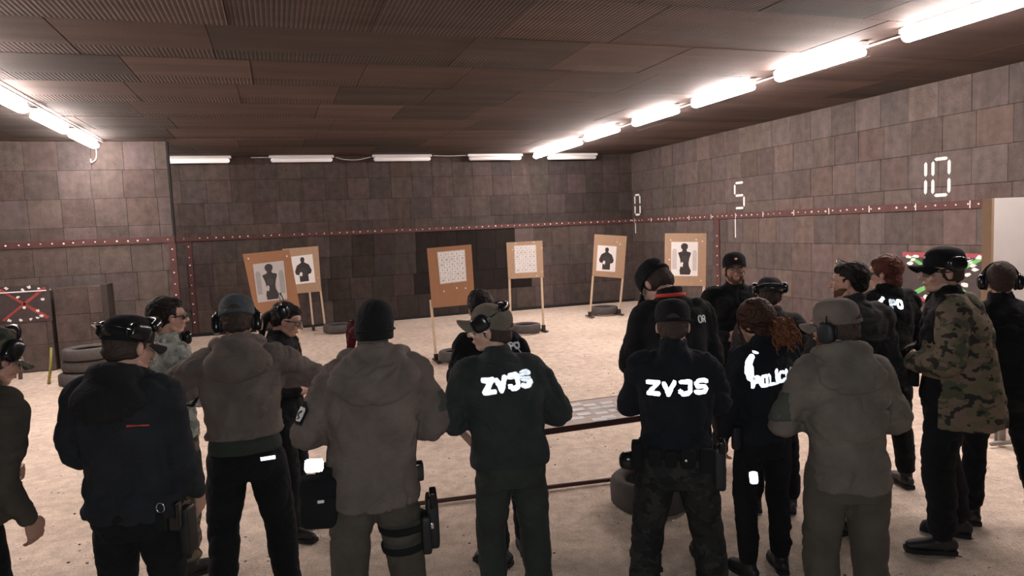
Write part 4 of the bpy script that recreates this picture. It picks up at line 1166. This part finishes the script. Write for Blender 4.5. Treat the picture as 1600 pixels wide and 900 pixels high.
def retro_tris(c, n, up, inside, w, h, e=.007):
    """prismatic film: an array of small mirror corner cubes over a w x h area; inside(u,v) masks it; c(u,v)->point"""
    g = G(); hh = e*math.sqrt(3)/2; n = n/np.linalg.norm(n); t = np.cross(up, n); t /= np.linalg.norm(t); b = np.cross(n, t)
    for r in range(int(h/hh)+1):
        for q in range(int(2*w/e)+2):
            upt = (q+r) % 2 == 0; u = -w/2+q*e/2; v = -h/2+(r+.5)*hh; cv = v-hh/6 if upt else v+hh/6
            if not inside(u, cv): continue
            p = c(u, cv)
            if p is None: continue
            s_ = 1 if upt else -1
            a = p+t*(-e/2)*s_-b*hh/3*s_; bb = p+t*(e/2)*s_-b*hh/3*s_; cc = p+b*(2*hh/3)*s_; ap = p-n*e*.408
            g.add([a, bb, cc, ap], [(0, 1, 3), (1, 2, 3), (2, 0, 3)])
    return g
def retro_strokes(P, name, strokes, hw, side=None, back=True, label=None, parent=None, e=.007):
    A = np.array([q for st in strokes for q in st]); lo = A.min(0)-hw; hi = A.max(0)+hw; m = (lo+hi)/2
    def inside(u, v):
        q = np.array([m[0]+u*sgn, m[1]+v])
        for st in strokes:
            for a, b in zip(st[:-1], st[1:]):
                a = np.array(a); b = np.array(b); d = b-a; t = np.clip(((q-a)@d)/(d@d+1e-12), 0, 1)
                if np.linalg.norm(q-a-d*t) < hw: return True
        return False
    sgn = 1
    ns = [on_jacket(P, m[0]+i*.012, m[1]+j*.015, back, 0, side)[1] for i in (-1, 0, 1) for j in (-1, 0, 1)]
    ns = [x for x in ns if x is not None]
    if not ns: return None
    n = np.mean(ns, 0); n[0] *= (.4 if not side else 1); n[2] = max(min(n[2], .2), -.0); n /= np.linalg.norm(n)
    # u runs along +x on the back (seen from behind), along -x on the front
    if not side and not back: sgn = 1
    def c(u, v):
        p_, nn = on_jacket(P, m[0]+u, m[1]+v, back, .005, side); return p_
    g = retro_tris(c, n, np.array([0, 0, 1.0]), inside, hi[0]-lo[0], hi[1]-lo[1], e)
    if g.V:
        o = make(name, P['fin'](g.v()), g.F, M_PRISM, parent or P['jacket'], False)
        if label: o['label'] = label
        return o
def retro_flat(P, name, c, n, w, h, parent=None, round_=True):
    c = np.array(c, float); n = np.array(n, float); n /= np.linalg.norm(n); t = np.cross((0, 0, 1), n); t /= np.linalg.norm(t); b = np.cross(n, t)
    g = retro_tris(lambda u, v: c+t*u+b*v, n, np.array([0, 0, 1.0]), (lambda u, v: (2*u/w)**4+(2*v/h)**4 < 1), w, h)
    return make(name, P['fin'](g.v()), g.F, M_PRISM, parent or P['root'], False)
M_PRISM, _nt, _b = new_mat('prismatic_reflective_film')
_b.inputs['Base Color'].default_value = (.97, .98, 1, 1); _b.inputs['Metallic'].default_value = 1; _b.inputs['Roughness'].default_value = .13
def patch(P, name, pts, mat, off=.004, side=None, back=True, parent=None, hw=.02):
    g = G(); ribbon(P, g, pts, hw, off, side, back)
    if g.V: return make(name, P['fin'](g.v()), g.F, mat, parent or P['jacket'])
def gear(P, name, c, size, mat=None, M=None, parent=None, e=.3):
    V, F = sbox(c, size, M, e); return make(name, P['fin'](V), F, mat or M_WEB, parent or P['root'])
def belt(P, z=1.0, hx=.178, hy=.128, mat=None, cy=-.006):
    pts = [(hx*math.copysign(abs(math.cos(a))**.9, math.cos(a)), cy+hy*math.copysign(abs(math.sin(a))**.9, math.sin(a)), z) for a in np.linspace(0, 2*math.pi, 41)[:-1]]
    V, F = tube(pts, [(.006, .024)]*40, n=10, ref=(0, 0, 1), closed=True)
    return make('belt', P['fin'](V), F, mat or M_WEB, P['root'])

# ---- 1 far left, cut by the frame
P = person(2, 510, 345, head=55, turn=0, nod=6, lean=15, label='person in a camouflage cap and dark olive jacket, leftmost, cut by the frame', jacket=F_OLIVED, trousers=F_BLACK, arms=('foldin', 'hangf'), hem=.93, puff=.012, seed=1, w=1.02)
hair(P, M_HAIR_S, under=True); cap(P, C_CAP, pitch=4); muffs(P, dy=-.0, dz=.035, band_tilt=-20); glasses(P, False, light=True)
patch(P, 'zip_edge', [(.0, .9), (.0, 1.3)], M_WEB, back=False, hw=.006)

# ---- 2 black softshell
P = person(205, 490, 348, head=32, turn=22, nod=12, label='person in black cap with raised ear defenders, black hooded jacket with thin red line', jacket=F_NAVY2, trousers=F_BLACK, arms=('fold', 'hangf'), hem=.90, puff=.014, hood=F_BLACK2, hoodsize=.98, seed=2, w=1.04, collar=.6)
hair(P, M_HAIR_S, under=True); cap(P, F_BLKCAP, pitch=2); muffs(P, dy=-.03, dz=.06, band_tilt=78, mat=M_GLOSS); goggles(P, z=.06, tilt=30, y=.005)
g = G(); ribbon(P, g, [(.09, 1.335), (.165, 1.33)], .0028, .008)
if g.V: make('red_line', P['fin'](g.v()), g.F, M_RED, P['jacket'])
b = belt(P, .93, .2, .145)
gear(P, 'radio', (.2, -.03, .89), (.05, .045, .13), M_GLOSS); gear(P, 'holster', (.215, .04, .80), (.05, .09, .22), M_MATTE)
V, F = tube([(.19+.018*math.cos(a), -.12, .965+.022*math.sin(a)) for a in np.linspace(0, 2*math.pi, 17)[:-1]], [.0025]*16, n=6, closed=True); make('key_ring', P['fin'](V), F, M_CHROME, P['root'])
gear(P, 'key_pouch', (.19, -.125, .90), (.04, .02, .08), M_WEB)

# ---- 3 digital camouflage
P = person(258, 459, 250, head=62, turn=8, nod=2, label='person with dark short hair and grey digital camouflage shirt, ear defenders around the neck', jacket=C_ACU, trousers=C_WOOD, arms=('fold', 'fold'), hem=.88, seed=3, w=.98, collar=.7)
hair(P, M_HAIR_D, 1.02); glasses(P, True)
V, F = tube([(.095*math.cos(a), -.005+.10*math.sin(a), 1.50+.012*math.sin(a)) for a in np.linspace(math.radians(-200), math.radians(20), 24)], [(.004, .010)]*24, n=8, ref=(0, 0, 1)); nm = make('earmuffs', P['fin'](V), F, M_MATTE, P['root'])
for sd in (-1, 1):
    V, F = ellipsoid((.06*sd, .105, 1.515), (.04, .026, .045), seg=20, rings=12, e=.75); make('ear_cup', P['fin'](V), F, M_GLOSS, nm)
patch(P, 'rifle_sling', [(-.03, 1.12), (.05, 1.28), (.10, 1.44)], M_WEB, side=1, hw=.012, off=.01)

# ---- 4 grey-brown jacket, elbows out
P = person(369, 460, 285, head=4, turn=3, nod=16, label='person in grey knit cap and grey-brown hooded jacket with both elbows out, black trousers', jacket=F_TAUPE, trousers=F_BLACK, arms=('high', 'high'), hem=1.03, puff=.012, hood=F_TAUPE, hoodsize=1.0, seed=4, w=1.02, feet=((-.17, 0, 10), (.17, 0, 10)), legw=1.12)
hair(P, M_HAIR_S, under=True); cap(P, F_GREYCAP, pitch=6); muffs(P, dz=-.01)
g = G(); g.add(*zloft([(.955, .192, .142, -.01), (1.0, .19, .14, -.01), (1.06, .17, .12, -.008)], 40)); V, F = voxel(g.v(), g.F, .01, 3); V = folds(V, F, .003, 9, 7, 10); make('undershirt', P['fin'](V), F, F_GREEND2, P['root'])
retro_flat(P, 'reflective_bar', (.115, -.158, .935), (.1, -1, .15), .075, .02)

# ---- 5 woman looking down
P = person(455, 470, 224, head=118, turn=-22, nod=20, label='woman with dark ponytail and black jacket with a white shoulder bar, looking down', jacket=F_BLACK, trousers=F_BLACK, arms=('fold', 'fold'), hem=.90, seed=5, female=True, w=.96, collar=.9, feet=((-.11, 0, 10), (.12, .1, 10)))
hair(P, M_HAIR_D, 1.03); glasses(P, True, lens=M_LENS); muffs(P, dy=-.03, dz=.06, band_tilt=30)
V, F = stube([(0, -.10, .02), (0, -.14, -.02), (.0, -.145, -.10), (.0, -.12, -.2)], [.028, .034, .030, .010], 4, n=14); hput(P, 'ponytail', V, F, M_HAIR_D)
_n = Vector((.85, .50, .30)).normalized(); _h = P['bvh'].ray_cast(Vector((.10, .05, 1.42))+_n*.5, -_n)
if _h[0]: retro_flat(P, 'reflective_bar', np.array(_h[0])+np.array(_n)*.012, _n, .075, .022, P['jacket'])
g = G(); ribbon(P, g, [(-.01, 1.42), (.05, 1.43)], .010, .007, side=-1)
if g.V: make('shoulder_mark', P['fin'](g.v()), g.F, M_WHT, P['jacket'])

# ---- 6 beanie and red hair
P = person(585, 463, 330, head=0, turn=-6, nod=4, side_lean=4, label='person in black beanie with red hair at the side, grey-brown parka and thigh holster', jacket=F_TAUPE, trousers=F_OLIVE, arms=('wide', 'wide'), hem=.83, puff=.022, hood=F_TAUPE, hoodsize=1.22, seed=6, w=1.02, collar=1.5, belly=1.1, legw=1.15, feet=((-.15, 0, 10), (.15, 0, 10)), face=False)
beanie(P, F_BLKCAP)
V, F = stube([(-.072, -.0, .01), (-.092, .02, -.03), (-.098, .03, -.07), (-.092, .035, -.115)], [(.016, .026), (.016, .028), (.013, .022), (.006, .008)], 4, n=14)
nv = vnormals(V, np.array([f for f in F if len(f) == 4])); V = V+nv*((vnoise(V*[60, 60, 25])-.5)*.014)[:, None]; g = G(); g.add(V, F); rr = random.Random(2)
for i in range(26):
    x0, y0, L = -.080-.018*rr.random(), .0+.05*rr.random(), rr.uniform(.10, .19)
    g.add(*tube([(x0-.012*math.sin(3*t)-.008*math.sin(7*t+i), y0+.03*t+.006*math.cos(6*t+i), .035-L*t) for t in np.linspace(0, 1, 10)], [.006*(1-.6*t) for t in np.linspace(0, 1, 10)], n=6))
hput(P, 'hair', g.v(), g.F, M_HAIR_R)
for (z, r_) in ((.70, .118), (.60, .108)):
    pts = [(.135+r_*math.cos(a)*1.03, -.0+r_*math.sin(a), z+.01*math.cos(a)) for a in np.linspace(0, 2*math.pi, 33)[:-1]]
    V, F = tube(pts, [(.005, .020)]*32, n=8, ref=(0, 0, 1), closed=True); make('leg_strap', P['fin'](V), F, M_WEB, P['root'])
h = gear(P, 'holster', (.27, -.01, .70), (.06, .11, .26), M_MATTE); gear(P, 'pistol_grip', (.275, -.05, .82), (.035, .06, .11), M_GLOSS, rotm('X', 20), h); gear(P, 'holster_plate', (.235, -.05, .66), (.045, .11, .19), M_MATTE, None, h); gear(P, 'buckle', (.262, -.075, .70), (.02, .02, .03), M_CHROME, None, h)
pz = gear(P, 'hip_pouch', (-.245, -.085, .88), (.17, .09, .235), M_WEB, rotm('Y', 6), None, .38); gear(P, 'pouch_flap', (-.245, -.092, .955), (.175, .095, .10), F_BLACK, rotm('Y', 6), pz, .4); gear(P, 'pouch_logo', (-.235, -.135, .90), (.03, .006, .014), M_WHT, None, pz)
gear(P, 'pouch_belt', (-.21, -.02, 1.0), (.10, .12, .06), M_WEB); retro_flat(P, 'reflective_band', (-.262, -.085, 1.055), (-.15, -1, .3), .09, .062)
gear(P, 'belt_item', (.215, -.02, .955), (.05, .06, .09), M_GLOSS)
g = G(); ribbon(P, g, [(-.02, 1.345), (-.02, 1.235)], .032, .004, side=-1)
if g.V:
    sp = make('shoulder_patch', P['fin'](g.v()), g.F, M_WEB, P['jacket'])
    g = G(); ribbon(P, g, [(-.02, 1.315), (-.02, 1.25)], .021, .007, side=-1); s2 = make('shield', P['fin'](g.v()), g.F, M_WHT, sp)
    for q in ((-.03, 1.30, -.015, 1.285), (-.01, 1.285, -.02, 1.27), (-.03, 1.27, -.015, 1.258)):
        g = G(); ribbon(P, g, [q[:2], q[2:]], .004, .009, side=-1)
        if g.V: make('shield_figure', P['fin'](g.v()), g.F, M_WEB, sp)
g = G(); ribbon(P, g, [(-.02, 1.34), (-.02, 1.24)], .032, .004, side=1)
if g.V: make('shoulder_patch', P['fin'](g.v()), g.F, F_PATCH, P['jacket'])
g = G(); ribbon(P, g, [(-.085, 1.335), (-.045, 1.33)], .014, .06)

# ---- 7 dark green jacket ZVJS
P = person(763, 473, 305, head=-10, turn=-66, nod=0, side_lean=-5, label='person in dark green jacket with blurred white letters, khaki cap and ear defenders', jacket=F_GREEND, trousers=F_GREEND2, arms=('wide', 'wide'), hem=.92, puff=.018, seed=7, w=1.02, collar=1.1, feet=((-.13, 0, 8), (.13, 0, 8)), skin=M_SKIN_P, legw=1.08)
hair(P, M_HAIR_S, under=True); cap(P, F_KHAKI, pitch=-12, dz=.0); muffs(P, dy=.025, dz=.045, band_tilt=60); glasses(P, False, light=True)
goggles(P, z=.085, tilt=20, y=-.005, yaw=150, strap=False)
lettering(P, 'ZVJS', .012, 1.395, .045, .062, .022, .0135, slope=.09)

# ---- 8 behind the green jacket
P = person(748, 448, 255, head=-10, turn=20, nod=4, side_lean=-8, label='person with short dark hair hidden behind the dark green jacket', jacket=F_BLACK, trousers=F_BLACK, arms=('foldin', 'foldin'), hem=.9, seed=8, w=.9, feet=((-.06, 0, 50), (.13, .1, 5)))
hair(P, M_HAIR_D, 1.02); lettering(P, 'PO', .14, 1.43, .028, .04, .01, .006, mat=M_WHT)
patch(P, 'piping', [(.06, 1.46), (.16, 1.42), (.19, 1.36)], M_WHT, hw=.003)

# ---- 9 red lanyard
P = person(1005, 416, 245, head=-18, turn=-30, nod=40, lean=9, label='person in black cap and black jacket with a red lanyard round the collar, head bowed', jacket=F_BLACK2, trousers=F_BLACK, arms=('foldin', 'foldin'), hem=.88, puff=.006, seed=9, w=.97, collar=1.2, skin=M_SKIN_P, feet=((-.19, 0, 12), (.12, -.02, 8)))
hair(P, M_HAIR_S, under=True); cap(P, F_BLKCAP, pitch=4)
V, F = tube([(.092*math.cos(a), -.004+.092*math.sin(a), 1.545-.012*math.sin(a)*0) for a in np.linspace(math.radians(-165), math.radians(-15), 20)], [(.003, .011)]*20, n=8, ref=(0, 0, 1)); make('lanyard', P['fin'](V), F, M_RED, P['root'])
lettering(P, 'OR', .135, 1.40, .020, .036, .009, .0045, mat=M_WHT)

# ---- 10 ZVJS central
P = person(1050, 466, 308, head=-2, turn=0, nod=6, label='person seen from behind with bright ZVJS letters, black cap and loaded duty belt', jacket=F_NAVY, trousers=C_DARK, arms=('crossed', 'crossed'), hem=1.0, puff=-.002, seed=10, w=1.0, collar=1.2, feet=((-.2, 0, 12), (.2, 0, 12)), legw=1.15, face=False, skin=M_SKIN_P)
hair(P, M_HAIR_S, under=True); cap(P, F_BLKCAP, pitch=2, dz=.004)
lettering(P, 'ZVJS', .01, 1.355, .052, .060, .028, .0105, slope=.02)
b = belt(P, .995, .19, .14)
for (x, y_, z, sx, sy, sz) in ((-.11, -.135, .99, .07, .05, .10), (-.03, -.148, .985, .06, .045, .09), (.055, -.148, .985, .075, .05, .10), (.155, -.125, .97, .08, .05, .13), (-.205, -.03, .965, .06, .10, .15)):
    gear(P, 'belt_pouch', (x, y_, z), (sx, sy, sz), M_WEB, None, b)
gear(P, 'snap', (.045, -.176, .985), (.012, .006, .012), M_CHROME, None, b)
h = gear(P, 'holster', (.225, -.02, .90), (.06, .09, .24), M_MATTE); gear(P, 'pistol_grip', (.235, -.05, 1.02), (.035, .05, .09), M_GLOSS, rotm('X', 20), h)
gear(P, 'mug_pouch', (-.255, -.0, .92), (.10, .10, .10), M_GLOSS, None, b, .8)

# ---- 11 facing camera
P = person(1147, 394, 190, head=172, turn=0, nod=-2, label='bearded person in black cap with a round badge, facing the camera beside the last target', jacket=F_BLACK, trousers=F_BLACK, arms=('fold', 'fold'), hem=.85, puff=.012, seed=11, w=1.0, collar=1.1)
hair(P, M_HAIR_S, under=True); cap(P, F_BLKCAP, badge=True, dz=.006, pitch=-9); beard(P)
gear(P, 'chest_badge', (-.10, .155, 1.34), (.055, .012, .055), M_WHT, None, P['jacket'], .8)

# ---- 12 curly haired woman
P = person(1170, 470, 268, head=-28, turn=-28, nod=18, label='woman with dark curly hair and reflective police lettering, leaning her head down', jacket=F_NAVY, trousers=F_BLACK, arms=('hang', 'foldin'), hem=.90, puff=.004, seed=12, female=True, w=1.0, collar=.9, feet=((-.13, 0, 10), (.12, .04, 12)), skin=M_SKIN)
hair(P, M_HAIR_C, 1.28, long=True)
g = G(); rr = random.Random(4)
for i in range(60):
    a = rr.uniform(0, 2*math.pi); q = rr.uniform(0, 1)**.5; cx_, cy_ = .055+.085*q*math.cos(a), -.14+.06*q*math.sin(a); z0 = rr.uniform(-.02, .03); L = rr.uniform(.10, .19)
    pts = [(cx_+.010*math.cos(t*9+i)+(cx_-.03)*.3*t, cy_+.010*math.sin(t*9+i)-.01*t, z0-.03-L*t) for t in np.linspace(0, 1, 14)]
    V, F = tube(pts, [.0075*(1-.5*abs(2*t-1)) for t in np.linspace(0, 1, 14)], n=6); g.add(V, F)
g.add(*ellipsoid((.055, -.135, -.09), (.075, .05, .09)))
hput(P, 'ponytail', g.v(), g.F, M_HAIR_CT)
g = G()
for i in range(46):
    a = rr.uniform(-2.6, .9); x, y_ = .100*math.cos(a+math.pi/2), -.02+.112*math.sin(a+math.pi/2)
    if y_ > .06: continue
    pts = [(x*(1.03+.04*math.sin(t*8+i)), y_*(1.02+.05*math.cos(t*8+i)), .05-.15*t) for t in np.linspace(0, 1, 12)]
    g.add(*tube(pts, [.007]*12, n=6))
g.add(*ellipsoid((0, -.03, .02), (.09, .10, .09)))
hput(P, 'curls', g.v(), g.F, M_HAIR_C)
lettering(P, 'POLÍCIA', .02, 1.33, .033, .057, .011, .0105, slope=.16)
retro_strokes(P, 'reflective_crescent', [[(-.125, 1.46), (-.15, 1.42), (-.155, 1.37), (-.135, 1.33)], [(-.145, 1.40), (-.143, 1.35)]], .018)
retro_strokes(P, 'reflective_fleck', [[(-.11, 1.49), (-.09, 1.485)]], .007)
g = G(); ribbon(P, g, [(-.015, 1.33), (-.015, 1.25)], .03, .005, side=-1)
if g.V:
    fp = make('flag_patch', P['fin'](g.v()), g.F, M_DRED, P['jacket'])
    g = G(); ribbon(P, g, [(-.015, 1.27), (-.015, 1.25)], .028, .007, side=-1); make('blue_field', P['fin'](g.v()), g.F, M_BLUE, fp)
    g = G(); ribbon(P, g, [(-.015, 1.312), (-.015, 1.282)], .003, .008, side=-1); ribbon(P, g, [(-.03, 1.30), (0, 1.30)], .003, .008, side=-1); make('double_cross', P['fin'](g.v()), g.F, M_WHT, fp)
retro_flat(P, 'reflective_badge', (-.135, -.125, .70), (-.2, -1, .35), .055, .075)
gear(P, 'radio', (-.2, -.03, .93), (.05, .05, .15), M_MATTE)

# ---- 13 cap and ear defenders behind the woman
P = person(1202, 432, 220, head=-8, turn=4, nod=10, label='person in dark cap with ear defenders on top, behind the curly haired woman', jacket=F_GREYB, trousers=F_BLACK, arms=('foldin', 'foldin'), hem=.88, seed=13, w=1.0, collar=.8, face=False)
hair(P, M_HAIR_S, under=True); cap(P, F_GREYB, pitch=4); muffs(P, dy=-.02, dz=.05, band_tilt=78); goggles(P, z=.05, tilt=0, yaw=160)

# ---- 14 olive grey jacket, cap to the left
P = person(1304, 464, 335, head=-22, turn=-44, nod=1, side_lean=-3, label='person in grey cap, large ear defenders and olive grey hooded jacket and trousers', jacket=F_TAUPE2, trousers=F_OLIVE, arms=('wide', 'fold'), hem=.86, puff=.010, hood=F_TAUPE2, hoodsize=.95, seed=14, w=.96, collar=.7, legw=1.15, belly=1.1, feet=((-.13, 0, 8), (.13, .02, 8)))
hair(P, M_HAIR_S, under=True); cap(P, F_TAUPE, pitch=4, dz=0); muffs(P, dz=-.018, mat=M_MATTE); glasses(P, True); beard(P)
g = G(); ribbon(P, g, [(.0, 1.34), (-.01, 1.20)], .05, .005, side=-1)
if g.V: make('arm_panel', P['fin'](g.v()), g.F, F_PATCH, P['jacket'])

# ---- 15 sunglasses on head
P = person(1328, 405, 240, head=-32, turn=-45, nod=2, label='person with short dark hair and sunglasses pushed up, in black jacket', jacket=F_GREYB, trousers=F_BLACK, arms=('fold', 'hang'), hem=.88, puff=.008, seed=15, w=1.02, collar=1.0)
hair(P, M_HAIR_D, 1.01); glasses(P, False, on_head=True); beard(P)
g = G(); g.add(*zloft(smooth_rings([(.93, .21, .155, -.01), (1.15, .208, .152, -.006), (1.30, .222, .158, -.008)]), 40)); V, F = voxel(g.v(), g.F, .011, 3); V = folds(V, F, .008, 15); make('dark_panel', P['fin'](V), F, F_BLACK, P['root'])
gear(P, 'holster', (.22, -.02, .88), (.06, .09, .22), M_MATTE)

# ---- 16 auburn woman
P = person(1381, 396, 208, head=-36, turn=-40, nod=4, label='woman with auburn bob, glasses and a black jacket with reflective letters, looking left', jacket=F_BLACK, trousers=F_BLACK, arms=('fold', 'fold'), hem=.88, seed=16, female=True, w=1.0, collar=.8, skin=M_SKIN_P)
hair(P, M_HAIR_A, 1.12, long=True); glasses(P, False)
lettering(P, 'PO', -.02, 1.43, .035, .05, .012, .010, slope=-.1)
retro_strokes(P, 'reflective_crescent', [[(-.10, 1.475), (-.13, 1.45), (-.13, 1.42), (-.105, 1.395)]], .013)

# ---- 17 camouflage parka
P = person(1473, 385, 257, head=-98, turn=-16, nod=2, label='person in black cap with badge, clear glasses and woodland camouflage parka, arms folded', jacket=F_BLACK, trousers=F_BLACK, arms=('fold', 'fold'), hem=.84, seed=17, w=1.0, puff=.0, collar=1.1, skin=M_SKIN_P, feet=((-.13, .06, 8), (.16, -.06, 10)), legw=1.15, ankle=1.15)
hair(P, M_HAIR_S, under=True); cap(P, F_BLKCAP, badge=True, pitch=-8, dz=.004); glasses(P, False); muffs(P, dy=-.03, dz=.045, band_tilt=82)
g = G()
g.add(*zloft(smooth_rings([(.76, .245, .23, -.085), (.9, .24, .225, -.08), (1.08, .232, .205, -.065), (1.25, .245, .195, -.05), (1.36, .24, .18, -.045), (1.46, .19, .135, -.04), (1.50, .13, .105, -.03), (1.53, .10, .095, -.025)]), 44))
for sd in (-1, 1):
    e, wr_, hd = [np.array(q)*[sd, 1, 1] for q in ARMS['fold']]; S = SH[sd]
    g.add(*stube([S*[.7, 1, 1], S, S+(e-S)*.45, e, e*.5+wr_*.5, wr_-(wr_-e)*.05], [.10, .098, .09, .086, .076, .062], 4, n=20))
V, F = voxel(g.v(), g.F, .0105, 5); V = folds(V, F, .013, 171, 5, 10)
V, F = cut(V, F, lambda C: ~((C[:, 1] > .03) & (np.abs(C[:, 0]) < .20) & ((C[:, 2] < 1.05) | (C[:, 2] > 1.26))) & ~((C[:, 1] > .06) & (np.abs(C[:, 0]) < .09)))
make('camouflage_parka', P['fin'](V), F, C_WOOD, P['root'])
g = G(); g.add(*ellipsoid((0, -.125, 1.45), (.15, .06, .09), rotm('X', -18))); V, F = voxel(g.v(), g.F, .0105, 3); V = folds(V, F, .012, 5, 7, 12); make('hood', P['fin'](V), F, C_WOOD, P['root'])
gear(P, 'belt_pouch', (.0, .165, 1.02), (.16, .05, .09), M_WEB); gear(P, 'belt_knob', (.0, .2, .945), (.03, .03, .03), M_MATTE)

# ---- 18 far right
P = person(1563, 404, 240, head=-12, turn=0, nod=4, label='person in black jacket with close cropped hair and ear defender, rightmost, cut by the frame', jacket=F_BLACK, trousers=F_BLACK, arms=('fold', 'fold'), hem=.86, puff=.01, seed=18, w=1.05, collar=1.1, face=False, feet=((-.15, 0, 10), (.22, 0, 12)))
hair(P, M_HAIR_S, .985); muffs(P, dy=.0, dz=-.01)
